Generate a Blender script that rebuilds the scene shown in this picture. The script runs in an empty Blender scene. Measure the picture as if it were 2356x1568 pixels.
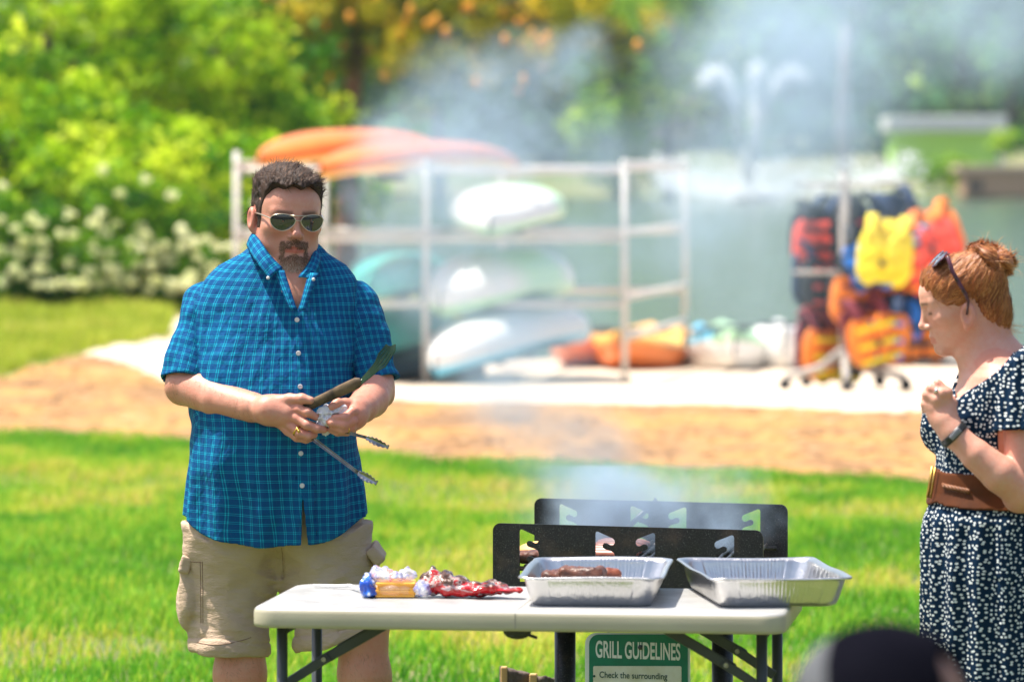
import bpy, math, random
import numpy as np
from mathutils import Vector, Matrix

# ------------------------------------------------------------ camera, light, exposure
sc = bpy.context.scene
HC = 1.785                       # eye height of the photographer
cam_d = bpy.data.cameras.new('camera')
cam = bpy.data.objects.new('camera', cam_d)
sc.collection.objects.link(cam)
cam.location = (0, 0, HC)
cam.rotation_euler = (math.radians(90), 0, 0)
cam_d.sensor_width = 36
cam_d.lens = 168
cam_d.shift_y = -0.1927
cam_d.clip_start = 0.1
cam_d.clip_end = 2000
cam_d.dof.use_dof = True
cam_d.dof.focus_distance = 12.0
cam_d.dof.aperture_fstop = 4.0
sc.camera = cam

SUN_EL, SUN_AZ = math.radians(68), math.radians(172)   # azimuth measured from +X towards +Y
sun_dir = Vector((math.cos(SUN_EL) * math.cos(SUN_AZ), math.cos(SUN_EL) * math.sin(SUN_AZ), math.sin(SUN_EL)))
world = bpy.data.worlds.new('World')
sc.world = world
world.use_nodes = True
wn = world.node_tree
sky = wn.nodes.new('ShaderNodeTexSky')
sky.sky_type = 'NISHITA'
sky.sun_disc = False
sky.sun_elevation = SUN_EL
sky.sun_rotation = math.radians(90) - SUN_AZ
bg = wn.nodes['Background']
bg.inputs['Strength'].default_value = 0.12
sky.dust_density = 3.0
sky.ozone_density = 0.6
wn.links.new(sky.outputs[0], bg.inputs['Color'])
sun_l = bpy.data.lights.new('sun', 'SUN')
sun_l.energy = 5.0
sun_l.angle = math.radians(0.5)
sun_l.color = (1.0, 0.94, 0.84)
sun_o = bpy.data.objects.new('sun', sun_l)
sc.collection.objects.link(sun_o)
sun_o.rotation_euler = sun_dir.to_track_quat('Z', 'Y').to_euler()
sun_o.location = (20, -5, 40)
sc.view_settings.view_transform = 'Standard'
sc.view_settings.look = 'None'
sc.view_settings.exposure = 0.90
sc.view_settings.gamma = 1
sc.render.engine = 'CYCLES'
sc.cycles.use_denoising = True
try:
    sc.cycles.denoiser = 'OPENIMAGEDENOISE'
    sc.cycles.denoising_input_passes = 'RGB_ALBEDO_NORMAL'
except Exception:
    pass
sc.cycles.max_bounces = 10
sc.cycles.diffuse_bounces = 4
sc.cycles.transparent_max_bounces = 24
sc.cycles.volume_bounces = 1
sc.cycles.volume_step_rate = 1.0
sc.cycles.sample_clamp_indirect = 6.0

FPX = 10990.0                    # focal length in pixels of a 2356 px wide picture
def W(px, py, Y):
    return Vector(((px - 1178) / FPX * Y, Y, HC - (py - 330) / FPX * Y))
rng = np.random.default_rng(7)
random.seed(7)
PI = math.pi

# ------------------------------------------------------------ object helpers
COL = sc.collection
def tag(o, label=None, cat=None, group=None, kind=None):
    if label: o['label'] = label
    if cat: o['category'] = cat
    if group: o['group'] = group
    if kind: o['kind'] = kind
    return o
def empty(name, loc, label, cat, group=None, rz=0.0):
    o = bpy.data.objects.new(name, None)
    COL.objects.link(o)
    o.location = loc; o.rotation_euler = (0, 0, rz)
    return tag(o, label, cat, group)
def link(name, me, parent=None, world=True):
    o = bpy.data.objects.new(name, me)
    COL.objects.link(o)
    if parent is not None:
        o.parent = parent
        if world:
            # coordinates given in world space: undo the parent's placement
            par = parent; M = Matrix.Identity(4)
            while par is not None:
                M = par.matrix_basis @ M
                par = par.parent
            o.matrix_basis = M.inverted()
    return o
def mesh(name, V, F, mats, parent=None, world=True, uv=None, smooth=True, attr=None, fm=None, matrix=None):
    """One mesh object from arrays. uv: per-vertex (n,2); attr: dict of per-vertex colours (n,3)."""
    me = bpy.data.meshes.new(name)
    V = np.asarray(V, dtype=np.float32)
    if matrix is not None:
        A = np.array(matrix)
        V = V @ A[:3, :3].T + A[:3, 3]
    if isinstance(F, np.ndarray):
        n, k = F.shape
        me.vertices.add(len(V)); me.vertices.foreach_set('co', V.astype(np.float32).ravel())
        me.loops.add(n * k); me.loops.foreach_set('vertex_index', F.astype(np.int32).ravel())
        me.polygons.add(n); me.polygons.foreach_set('loop_start', np.arange(0, n * k, k, dtype=np.int32))
        me.update(calc_edges=True)
    else:
        me.from_pydata([tuple(map(float, v)) for v in V], [], [tuple(map(int, f)) for f in F])
    if not isinstance(mats, (list, tuple)): mats = [mats]
    for m in mats: me.materials.append(m)
    if fm is not None: me.polygons.foreach_set('material_index', np.asarray(fm, dtype=np.int32))
    me.polygons.foreach_set('use_smooth', np.full(len(me.polygons), bool(smooth)))
    li = np.empty(len(me.loops), dtype=np.int32); me.loops.foreach_get('vertex_index', li)
    if uv is not None:
        l = me.uv_layers.new(name='UVMap')
        l.data.foreach_set('uv', np.asarray(uv, dtype=np.float32)[li].ravel())
    if attr:
        for k_, a in attr.items():
            at = me.color_attributes.new(k_, 'FLOAT_COLOR', 'POINT')
            c = np.ones((len(V), 4), dtype=np.float32); a = np.asarray(a, dtype=np.float32)
            c[:, :3] = a if a.ndim == 2 else a[:, None]
            at.data.foreach_set('color', c.ravel())
    me.validate(); me.update()
    return link(name, me, parent, world)

class MB:
    """collects simple shapes into one mesh"""
    def __init__(s): s.V = []; s.F = []; s.uv = []
    def add(s, V, F, uv=None):
        n = len(s.V)
        s.V += [tuple(v) for v in V]; s.F += [tuple(i + n for i in f) for f in F]
        s.uv += list(uv) if uv is not None else [(0, 0)] * len(V)
        return s
    def box(s, c, d, R=None, bev=0.0):
        hx, hy, hz = d[0] / 2, d[1] / 2, d[2] / 2
        b = min(bev, hx * .9, hy * .9, hz * .9)
        if b <= 0:
            V = [Vector((x * hx, y * hy, z * hz)) for x in (-1, 1) for y in (-1, 1) for z in (-1, 1)]
            F = [(0, 1, 3, 2), (4, 6, 7, 5), (0, 4, 5, 1), (2, 3, 7, 6), (0, 2, 6, 4), (1, 5, 7, 3)]
        else:
            V = []; ring = []
            n = 3
            # rounded outline in xy, stacked in z with inset ends
            def outline(ins):
                P = []
                for (sx, sy, a0) in ((1, 1, 0), (-1, 1, 90), (-1, -1, 180), (1, -1, 270)):
                    for i in range(n + 1):
                        a = math.radians(a0 + 90 * i / n)
                        P.append((sx * (hx - b) + (b - ins) * math.cos(a), sy * (hy - b) + (b - ins) * math.sin(a)))
                return P
            rows = [(-hz, b * .9), (-hz + b * .3, b * .3), (-hz + b, 0), (hz - b, 0), (hz - b * .3, b * .3), (hz, b * .9)]
            m = 4 * (n + 1); F = []
            for z, ins in rows:
                V += [Vector((x, y, z)) for x, y in outline(ins)]
            for r in range(len(rows) - 1):
                for i in range(m):
                    j = (i + 1) % m
                    F.append((r * m + i, r * m + j, (r + 1) * m + j, (r + 1) * m + i))
            F.append(tuple(reversed(range(m)))); F.append(tuple((len(rows) - 1) * m + i for i in range(m)))
        if R is not None: V = [R @ v for v in V]
        c = Vector(c)
        return s.add([v + c for v in V], F)
    def bar(s, a, b, w, t, up=Vector((0, 0, 1)), bev=0.0):
        a = Vector(a); b = Vector(b); d = b - a
        x = d.normalized(); y = up.cross(x)
        if y.length < 1e-4: y = Vector((0, 1, 0)).cross(x)
        y.normalize(); z = x.cross(y)
        R = Matrix((x, y, z)).transposed()
        return s.box((a + b) / 2, (d.length, w, t), R, bev)
    def tube(s, pts, rad, n=10, cap=True):
        pts = [Vector(p) for p in pts]
        rr = rad if isinstance(rad, (list, tuple)) else [rad] * len(pts)
        V = []; F = []; prev = None
        for i, p in enumerate(pts):
            d = (pts[min(i + 1, len(pts) - 1)] - pts[max(i - 1, 0)]).normalized()
            u = prev if prev is not None else (Vector((0, 0, 1)) if abs(d.z) < .9 else Vector((1, 0, 0)))
            u = (u - d * u.dot(d)).normalized(); prev = u; w = d.cross(u)
            for k in range(n):
                a = 2 * PI * k / n
                V.append(p + (u * math.cos(a) + w * math.sin(a)) * rr[i])
        for i in range(len(pts) - 1):
            for k in range(n):
                j = (k + 1) % n
                F.append((i * n + k, i * n + j, (i + 1) * n + j, (i + 1) * n + k))
        if cap:
            F.append(tuple(reversed(range(n)))); F.append(tuple((len(pts) - 1) * n + k for k in range(n)))
        return s.add(V, F)
    def ball(s, c, r, nu=12, nv=8):
        r = r if isinstance(r, (tuple, list)) else (r, r, r)
        V = []; F = []
        for j in range(nv + 1):
            t = PI * j / nv
            for i in range(nu):
                p = 2 * PI * i / nu
                V.append((c[0] + r[0] * math.sin(t) * math.cos(p), c[1] + r[1] * math.sin(t) * math.sin(p), c[2] + r[2] * math.cos(t)))
        for j in range(nv):
            for i in range(nu):
                k = (i + 1) % nu
                F.append((j * nu + i, (j + 1) * nu + i, (j + 1) * nu + k, j * nu + k))
        return s.add(V, F)
    def grid(s, fn, nu, nv, closed_u=False):
        """fn(u,v)->point, u,v in 0..1"""
        V = []; F = []; uv = []
        for j in range(nv + 1):
            for i in range(nu + (0 if closed_u else 1)):
                V.append(fn(i / nu, j / nv)); uv.append((i / nu, j / nv))
        m = nu if closed_u else nu + 1
        for j in range(nv):
            for i in range(nu):
                k = (i + 1) % m
                F.append((j * m + i, j * m + k, (j + 1) * m + k, (j + 1) * m + i))
        return s.add(V, F, uv)
    def extrude(s, poly, to3, t0, t1):
        """poly outline (x,z), to3(x,z,t)->point"""
        n = len(poly)
        V = [to3(x, z, t0) for x, z in poly] + [to3(x, z, t1) for x, z in poly]
        F = [tuple(range(n)), tuple(reversed(range(n, 2 * n)))]
        F += [(i, i + n, (i + 1) % n + n, (i + 1) % n) for i in range(n)]
        return s.add(V, F)
    def build(s, name, m, parent=None, world=True, smooth=False, use_uv=False, matrix=None):
        return mesh(name, s.V, s.F, m, parent, world, uv=s.uv if use_uv else None, smooth=smooth, matrix=matrix)

def copy_tree(o, parent=None):
    c = o.copy(); COL.objects.link(c)
    if parent is not None: c.parent = parent
    for ch in list(o.children): copy_tree(ch, c)
    return c
def solidify(o, t, off=0.0):
    m = o.modifiers.new('s', 'SOLIDIFY'); m.thickness = t; m.offset = off
    return o
def bevel(o, w, seg=2):
    m = o.modifiers.new('b', 'BEVEL'); m.width = w; m.segments = seg; m.limit_method = 'ANGLE'
    return o

# ------------------------------------------------------------ material helpers
def newmat(name):
    m = bpy.data.materials.new(name); m.use_nodes = True
    nt = m.node_tree
    return m, nt, nt.nodes, nt.links, nt.nodes['Principled BSDF']
def N(nt, t, **kw):
    n = nt.nodes.new(t)
    for k, v in kw.items():
        if k.startswith('i_'):
            key = k[2:]
            key = int(key) if key.isdigit() else key.replace('_', ' ')
            n.inputs[key].default_value = v
        else: setattr(n, k, v)
    return n
def mathn(nt, op, a, b=None, c=None, clamp=False):
    n = nt.nodes.new('ShaderNodeMath'); n.operation = op; n.use_clamp = clamp
    for i, x in enumerate((a, b, c)):
        if x is None: continue
        if isinstance(x, (int, float)): n.inputs[i].default_value = x
        else: nt.links.new(x, n.inputs[i])
    return n.outputs[0]
def mixc(nt, f, a, b):
    n = nt.nodes.new('ShaderNodeMix'); n.data_type = 'RGBA'
    for k, x in ((0, f), (6, a), (7, b)):
        if isinstance(x, (int, float)): n.inputs[k].default_value = x
        elif isinstance(x, tuple): n.inputs[k].default_value = (*x[:3], 1)
        else: nt.links.new(x, n.inputs[k])
    return n.outputs[2]
def ramp(nt, f, stops):
    r = nt.nodes.new('ShaderNodeValToRGB')
    el = r.color_ramp.elements
    while len(el) < len(stops): el.new(0.5)
    for e, (p, c) in zip(el, stops):
        e.position = p; e.color = (*c, 1) if isinstance(c, tuple) else (c, c, c, 1)
    nt.links.new(f, r.inputs[0])
    return r.outputs[0]
def noise(nt, scale, detail=4, rough=0.55, coord='Object', sc3=None, dist=0.0):
    tc = nt.nodes.new('ShaderNodeTexCoord')
    out = tc.outputs[coord]
    if sc3:
        mp = nt.nodes.new('ShaderNodeMapping'); mp.inputs['Scale'].default_value = sc3
        nt.links.new(out, mp.inputs[0]); out = mp.outputs[0]
    n = nt.nodes.new('ShaderNodeTexNoise')
    n.inputs['Scale'].default_value = scale; n.inputs['Detail'].default_value = detail
    n.inputs['Roughness'].default_value = rough; n.inputs['Distortion'].default_value = dist
    nt.links.new(out, n.inputs['Vector'])
    return n.outputs[0]
def bump(nt, b, h, strength=0.3, dist=0.01):
    n = nt.nodes.new('ShaderNodeBump'); n.inputs['Strength'].default_value = strength
    n.inputs['Distance'].default_value = dist
    nt.links.new(h, n.inputs['Height']); nt.links.new(n.outputs[0], b.inputs['Normal'])
def simple(name, c1, c2=None, scale=8, rough=0.6, metal=0.0, bmp=0.0, bscale=60, bdist=0.002, lo=.35, hi=.65, spec=None, coord='Object', sc3=None):
    m, nt, nd, lk, b = newmat(name)
    if c2 is None: c2 = tuple(x * .8 for x in c1)
    col = ramp(nt, noise(nt, scale, coord=coord, sc3=sc3), [(lo, c1), (hi, c2)])
    lk.new(col, b.inputs['Base Color'])
    b.inputs['Roughness'].default_value = rough
    b.inputs['Metallic'].default_value = metal
    if spec is not None: b.inputs['Specular IOR Level'].default_value = spec
    if bmp: bump(nt, b, noise(nt, bscale), bmp, bdist)
    return m
# ------------------------------------------------------------ signed distance modelling
def ln(P): return np.sqrt((P * P).sum(-1))
def A3(*a): return np.array(a, dtype=np.float32)
def ell(P, c, r, R=None):
    q = P - A3(*c)
    if R is not None: q = q @ R
    r = A3(*r)
    k0 = ln(q / r); k1 = ln(q / (r * r)) + 1e-9
    return k0 * (k0 - 1) / k1
def cap(P, a, b, ra, rb=None):
    if rb is None: rb = ra
    a = A3(*a); b = A3(*b); ab = b - a
    q = P - a
    h = np.clip((q @ ab) / max(float(ab @ ab), 1e-9), 0, 1)
    return ln(q - h[..., None] * ab) - (ra + (rb - ra) * h)
def chain(P, pts, rad, k=0.0):
    d = None
    for i in range(len(pts) - 1):
        c = cap(P, pts[i], pts[i + 1], rad[i], rad[i + 1])
        d = c if d is None else (smin(d, c, k) if k else np.minimum(d, c))
    return d
def rbox(P, c, h, r, R=None):
    q = P - A3(*c)
    if R is not None: q = q @ R
    q = np.abs(q) - (A3(*h) - r)
    return ln(np.maximum(q, 0)) + np.minimum(q.max(-1), 0) - r
def smin(a, b, k):
    h = np.maximum(k - np.abs(a - b), 0) / k
    return np.minimum(a, b) - h * h * k * .25
def smax(a, b, k): return -smin(-a, -b, k)
def sstep(x, a, b):
    t = np.clip((x - a) / (b - a), 0, 1); return t * t * (3 - 2 * t)
def rot(ax, deg):
    return np.array(Matrix.Rotation(math.radians(deg), 3, ax), dtype=np.float32)
def vnoise(P, f=1.0, seed=0):
    """smooth value noise, -1..1; f scalar or 3-tuple"""
    q = P * np.asarray(f, dtype=np.float32) + 100.5 + seed * 17.3
    i = np.floor(q).astype(np.int64); t = q - i; t = t * t * (3 - 2 * t)
    def h(dx, dy, dz):
        n = (i[..., 0] + dx) * 374761393 + (i[..., 1] + dy) * 668265263 + (i[..., 2] + dz) * 2147483647 + seed * 144269
        n = (n ^ (n >> 13)) * 1274126177
        n = n ^ (n >> 16)
        return (n & 0xffff).astype(np.float32) / 32767.5 - 1
    x, y, z = t[..., 0], t[..., 1], t[..., 2]
    def lx(dy, dz): return h(0, dy, dz) * (1 - x) + h(1, dy, dz) * x
    return ((lx(0, 0) * (1 - y) + lx(1, 0) * y) * (1 - z) + (lx(0, 1) * (1 - y) + lx(1, 1) * y) * z).astype(np.float32)
_C8 = np.array([(i, j, k) for i in (0, 1) for j in (0, 1) for k in (0, 1)])
_E12 = [(a, b) for a in range(8) for b in range(a + 1, 8) if np.abs(_C8[a] - _C8[b]).sum() == 1]
def sdf_mesh(fn, lo, hi, h, B=16):
    """sparse surface nets over blocks that the surface can cross"""
    lo = A3(*lo); hi = A3(*hi)
    nb = np.ceil((hi - lo) / (h * B)).astype(int)
    I = np.stack(np.meshgrid(*[np.arange(n) for n in nb], indexing='ij'), -1).reshape(-1, 3)
    cen = lo + (I + .5) * B * h
    d = fn(cen.astype(np.float32))
    I = I[np.abs(d) < B * h * 1.25 + .004]
    G = (nb * B + 4).astype(np.int64)
    g1 = np.arange(-1, B + 1)
    grid = np.stack(np.meshgrid(g1, g1, g1, indexing='ij'), -1)
    n = B + 2
    ids = []; pos = []; quads = []
    def gid(c): return ((c[..., 0] + 2) * G[1] + (c[..., 1] + 2)) * G[2] + (c[..., 2] + 2)
    for bi in I:
        base = bi * B
        P = (lo + (grid + base) * h).astype(np.float32)
        V = fn(P.reshape(-1, 3)).reshape(n, n, n)
        s = V < 0
        if s.all() or not s.any(): continue
        cs = [V[c[0]:n - 1 + c[0], c[1]:n - 1 + c[1], c[2]:n - 1 + c[2]] for c in _C8]
        cnt = sum((c < 0).astype(np.int8) for c in cs)
        act = (cnt > 0) & (cnt < 8)
        cells = np.argwhere(act)
        vals = np.stack([c[act] for c in cs], -1)
        acc = np.zeros((len(cells), 3)); m_ = np.zeros(len(cells))
        for a, b in _E12:
            va, vb = vals[:, a], vals[:, b]
            m = (va < 0) != (vb < 0)
            t = np.where(m, va / np.where(m, va - vb, 1), 0)
            acc += (_C8[a] + (_C8[b] - _C8[a]) * t[:, None]) * m[:, None]; m_ += m
        gc = cells - 1 + base
        ids.append(gid(gc)); pos.append(lo + (gc + acc / m_[:, None]) * h)
        for ax in range(3):
            u, v = (ax + 1) % 3, (ax + 2) % 3
            sl0 = [slice(1, n - 1)] * 3; sl1 = [slice(1, n - 1)] * 3; sl1[ax] = slice(2, n)
            s0 = s[tuple(sl0)]; s1 = s[tuple(sl1)]
            e = np.argwhere(s0 != s1)
            if len(e) == 0: continue
            fl = s0[e[:, 0], e[:, 1], e[:, 2]]
            c = e + base
            du = np.zeros(3, int); du[u] = 1; dv = np.zeros(3, int); dv[v] = 1
            q = np.stack([gid(c - du - dv), gid(c - dv), gid(c), gid(c - du)], -1)
            q[~fl] = q[~fl][:, ::-1]
            quads.append(q)
    ids = np.concatenate(ids); pos = np.concatenate(pos); quads = np.concatenate(quads)
    uid, first = np.unique(ids, return_index=True)
    F = np.searchsorted(uid, quads)
    ok = (uid[np.clip(F, 0, len(uid) - 1)] == quads).all(1)
    F = F[ok]
    # drop vertices that no quad uses
    used = np.zeros(len(uid), bool); used[F.ravel()] = True
    new = np.cumsum(used) - 1
    return pos[first][used].astype(np.float32), new[F].astype(np.int32)
# ------------------------------------------------------------ people: shared pieces
class Field:
    """smooth union of local shapes, each evaluated only near itself"""
    def __init__(s): s.L = []
    def add(s, c, R, fn, k=.012, op='u'):
        s.L.append((A3(*c), R, fn, k, op)); return s
    def cap(s, a, b, ra, rb=None, k=.012):
        rb = ra if rb is None else rb
        c = (A3(*a) + A3(*b)) / 2
        return s.add(c, float(ln(A3(*a) - A3(*b))) / 2 + max(ra, rb), lambda P: cap(P, a, b, ra, rb), k)
    def chain(s, pts, rad, k=.012):
        for i in range(len(pts) - 1): s.cap(pts[i], pts[i + 1], rad[i], rad[i + 1], k)
        return s
    def ell(s, c, r, R=None, k=.012, op='u'):
        return s.add(c, max(r), lambda P: ell(P, c, r, R), k, op)
    def __call__(s, P):
        d = np.full(len(P), .5, dtype=np.float32)
        for c, R, fn, k, op in s.L:
            m = ln(P - c) < R + .075
            if not m.any(): continue
            v = fn(P[m])
            d[m] = smin(d[m], v, k) if op == 'u' else smax(d[m], -v, k)
        return d
def finger(F, pts, rad, k=.004):
    F.chain(pts, rad, k)

def head_field(Q, man):
    """canonical head, face towards -y, eyes at z=0, crown z=.112, chin z=-.112"""
    if not man: Q = Q + A3(0, 0, .16) * np.maximum(Q[:, 2:3] - .015, 0)
    d = ell(Q, (0, .012, .028), (.074, .096, .084))
    d = smin(d, ell(Q, (0, -.030, .035), (.060, .061, .055)), .03)
    d = smin(d, ell(Q, (0, -.028, -.03), (.060, .060, .074)), .03)
    A = np.abs(Q) * A3(1, 0, 0) + Q * A3(0, 1, 1)      # mirrored in x
    d = smin(d, cap(A, (.046, .0, -.045), (.008, -.070, -.092), .020, .017), .03)
    d = smin(d, ell(A, (.043, -.050, -.022), (.022, .027, .020)), .02)
    d = smin(d, ell(Q, (0, -.077, -.096), (.020, .017, .015)), .02)
    if man:
        d = smin(d, ell(A, (.024, -.016, -.068), (.044, .056, .050)), .025)
        d = smin(d, ell(Q, (0, -.026, -.108), (.054, .055, .030)), .02)
    d = smin(d, ell(Q, (0, -.073, -.060), (.027, .022, .024)), .015)
    d = smin(d, cap(A, (.012, -.084, .018), (.044, -.070, .021), .0085, .007), .014)
    d = smax(d, -ell(A, (.031, -.095, .002), (.016, .013, .0095)), .012)
    d = smin(d, ell(A, (.031, -.0745, .0), (.0135, .012, .0115)), .004)
    d = smin(d, cap(Q, (0, -.084, .014), (0, -.104, -.029), .0065, .0088), .012)
    d = smin(d, ell(Q, (0, -.1055, -.032), (.0105, .0105, .009)), .007)
    d = smin(d, ell(A, (.0125, -.0935, -.037), (.0072, .0095, .0068)), .006)
    d = smax(d, -cap(A, (.0062, -.103, -.0425), (.005, -.095, -.040), .0026), .003)
    d = smin(d, chain(A, [(.025, -.082, -.0665), (.009, -.0935, -.0610), (0, -.0950, -.0625)], [.0025, .0048, .0046]), .005)
    d = smin(d, chain(A, [(.023, -.082, -.0680), (0, -.0930, -.0735)], [.0025, .0062]), .005)
    d = smax(d, -chain(A, [(.024, -.0865, -.0672), (0, -.1005, -.0675)], [.0012, .0016]), .003)
    ez = -.012 if man else -.030
    ey = 0 if man else -.014
    R = rot('X', -12)
    d = smin(d, ell(A, (.0785, .014 + ey, ez), (.0105, .0190, .0315), R), .004)
    d = smin(d, ell(A, (.0745, .003 + ey, ez - .026), (.006, .008, .010)), .006)
    d = smax(d, -ell(A, (.0895, .009 + ey, ez + .003), (.0085, .0110, .021), R), .003)
    return d
def skin_mat(name, base, red):
    m, nt, nd, lk, b = newmat(name)
    at = N(nt, 'ShaderNodeVertexColor', layer_name='tone')
    sep = N(nt, 'ShaderNodeSeparateColor'); lk.new(at.outputs[0], sep.inputs[0])
    n1 = noise(nt, 22, 4, .6)
    c = mixc(nt, mathn(nt, 'MULTIPLY', n1, .9, clamp=True), base, tuple(x * y for x, y in zip(base, (1.0, .80, .76))))
    c = mixc(nt, ramp(nt, noise(nt, 75, 5, .7), [(.42, 0.0), (.66, .55)]), c, tuple(x * y for x, y in zip(base, (1.0, .70, .62))))
    c = mixc(nt, sep.outputs[0], c, red)                    # lips, cheeks, knuckles
    c = mixc(nt, sep.outputs[1], c, (.075, .040, .022))      # stubble, brows
    lk.new(c, b.inputs['Base Color'])
    b.inputs['Roughness'].default_value = .46
    b.inputs['Subsurface Weight'].default_value = .12
    b.inputs['Subsurface Radius'].default_value = (1.0, .3, .15)
    b.inputs['Subsurface Scale'].default_value = .008
    bump(nt, b, mathn(nt, 'ADD', noise(nt, 260, 3, .7), noise(nt, 60, 4, .6)), .45, .0016)
    return m
def front_y(fn, x, z, y0=-.4, y1=.1):
    """first surface met going from the camera side"""
    ys = np.linspace(y0, y1, 500, dtype=np.float32)
    P = np.stack([np.full_like(ys, x), ys, np.full_like(ys, z)], -1)
    d = fn(P); i = np.argmax(d < 0)
    return float(ys[i])
def strands(name, roots, dirs, normals, length, width, seg, m, parent, curl=0.0, curlf=2.0, lift=.0, jit=.3, tone=None, matrix=None, follow=None):
    """short hairs as tapered ribbons"""
    n = len(roots)
    t = dirs + rng.normal(0, jit, (n, 3)); t -= normals * (t * normals).sum(1)[:, None]
    t /= np.linalg.norm(t, axis=1)[:, None] + 1e-9
    side = np.cross(normals, t)
    L = length * rng.uniform(.6, 1.25, n)
    ph = rng.uniform(0, 6.28, n); cf = curlf * rng.uniform(.7, 1.3, n)
    P = roots.copy(); V = np.zeros((n, seg + 1, 2, 3)); 
    for k in range(seg + 1):
        s = k / seg
        off = side * (np.sin(ph + s * cf * 6.28) * curl * s)[:, None] + normals * (lift * s + curl * .6 * np.sin(ph * 2 + s * cf * 5) * s)[:, None]
        p = roots + t * (L * s)[:, None] + off
        if follow is not None: p = follow(p, s)
        w = side * (width * (1 - .75 * s ** 2)) * .5
        V[:, k, 0] = p - w; V[:, k, 1] = p + w
    base = (np.arange(n) * (seg + 1) * 2)[:, None, None]
    k = np.arange(seg)[None, :, None] * 2
    F = (base + k + np.array([0, 1, 3, 2])[None, None, :]).reshape(-1, 4)
    tv = np.repeat(rng.uniform(0, 1, n) if tone is None else tone, (seg + 1) * 2)
    return mesh(name, V.reshape(-1, 3), F, m, parent, True, smooth=True, attr={'tone': tv}, matrix=matrix)
def hair_mat(name, dark, mid, light, rough=.42):
    m, nt, nd, lk, b = newmat(name)
    at = N(nt, 'ShaderNodeVertexColor', layer_name='tone')
    n1 = noise(nt, 60, 3)
    f = mathn(nt, 'ADD', mathn(nt, 'MULTIPLY', at.outputs[0], .7), mathn(nt, 'MULTIPLY', n1, .35), clamp=True)
    lk.new(ramp(nt, f, [(.15, dark), (.55, mid), (.95, light)]), b.inputs['Base Color'])
    b.inputs['Roughness'].default_value = rough
    b.inputs['Specular IOR Level'].default_value = .35
    return m
def vert_normals(V, F):
    a, b, c, d = (V[F[:, i]] for i in range(4))
    n = np.cross(c - a, d - b)
    N_ = np.zeros_like(V)
    for i in range(4): np.add.at(N_, F[:, i], n)
    return N_ / (np.linalg.norm(N_, axis=1)[:, None] + 1e-12)
def smooth_verts(V, F, it=2, lam=.5):
    E = np.concatenate([F[:, [0, 1]], F[:, [1, 2]], F[:, [2, 3]], F[:, [3, 0]]])
    deg = np.bincount(E.ravel(), minlength=len(V)).astype(np.float32)[:, None]
    for _ in range(it):
        S = np.stack([np.bincount(E[:, 0], V[E[:, 1], i], len(V)) + np.bincount(E[:, 1], V[E[:, 0], i], len(V)) for i in range(3)], -1)
        V = V * (1 - lam) + lam * S / np.maximum(deg, 1)
    return V.astype(np.float32)
# ------------------------------------------------------------ the man at the grill
MY = 12.2
MO = Vector((W(650, 0, MY).x, MY, 0))
def M(px, py, y=0.0):
    return tuple(W(px, py, MY + y) - MO)
def M3(zx, zy, y): return M((640 + zx / 3.921) / 1.0866, (840 + zy / 3.921) / 1.0866, y)
skin_m = skin_mat('man skin', (.60, .315, .225), (.56, .14, .095))
man = empty('person', MO, 'tall man in blue plaid shirt and tan cargo shorts holding spatula and tongs', 'person')

# placement of the head: canonical -> local
HM = Matrix.Translation(M(660, 497, -.012)) @ Matrix.Rotation(math.radians(18), 4, 'Z') @ Matrix.Rotation(math.radians(2), 4, 'Y') @ Matrix.Rotation(math.radians(7), 4, 'X') @ Matrix.Diagonal((1.08 * 1.03, 1.04, 1.03, 1))
HMi = np.array(HM.inverted(), dtype=np.float32)
def to_head(P): return P @ HMi[:3, :3].T + HMi[:3, 3]
BF = Field()
BF.cap((.0, .03, 1.40), tuple(HM @ Vector((0, .022, -.07))), .074, .064, .03)
BF.add(M(660, 497, 0), .18, lambda P: head_field(to_head(P), True), .02)
# trunk under the shirt
def trunk(P):
    d = ell(P, (-.015, .01, 1.27), (.205, .125, .20))
    d = smin(d, ell(P, (-.018, -.03, 1.06), (.195, .165, .22)), .08)
    d = smin(d, ell(P, (-.015, .0, .86), (.20, .15, .14)), .08)
    d = smin(d, cap(P, (-.16, .02, 1.385), (.145, .02, 1.385), .062), .06)
    d = smin(d, cap(P, (-.05, .03, 1.44), (.06, .03, 1.44), .068), .06)
    return smin(d, ell(P, (.03, -.045, 1.39), (.12, .07, .10)), .05)
BF.add((-.01, 0, 1.12), .52, trunk, .04)
S1, E1, W1 = M(452, 712, .03), M(430, 884, -.055), M(618, 944, -.245)
S2, E2, W2 = M(835, 712, .03), M(862, 888, -.03), M(818, 944, -.238)
BF.cap(S1, E1, .066, .054, .03)
BF.chain([E1, M(500, 916, -.14), M(580, 936, -.215), W1], [.052, .047, .037, .032], .006)
BF.ell(M(412, 897, -.04), (.03, .034, .03), k=.02)
BF.cap(S2, E2, .060, .050, .03)
BF.chain([E2, M(852, 918, -.12), M(834, 936, -.19), W2], [.050, .047, .039, .031], .006)
BF.ell(M(882, 912, -.02), (.026, .03, .026), k=.02)
# legs
for s, kx, fx in ((-1, 552, 548), (1, 838, 868)):
    hip = (-.015 + s * .105, .0, .80)
    knee = M(kx, 1550, -.02)
    ank = (M(fx, 1550)[0], .04, .09)
    BF.chain([hip, (knee[0] * .97, -.015, .60), knee, (ank[0], .04, .30), ank], [.10, .072, .060, .057, .038], .03)
    BF.ell((knee[0], .0, .43), (.057, .058, .05), k=.03)
    BF.cap((ank[0], .05, .04), (ank[0] + s * .02, -.12, .035), .035, .03, .02)
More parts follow.
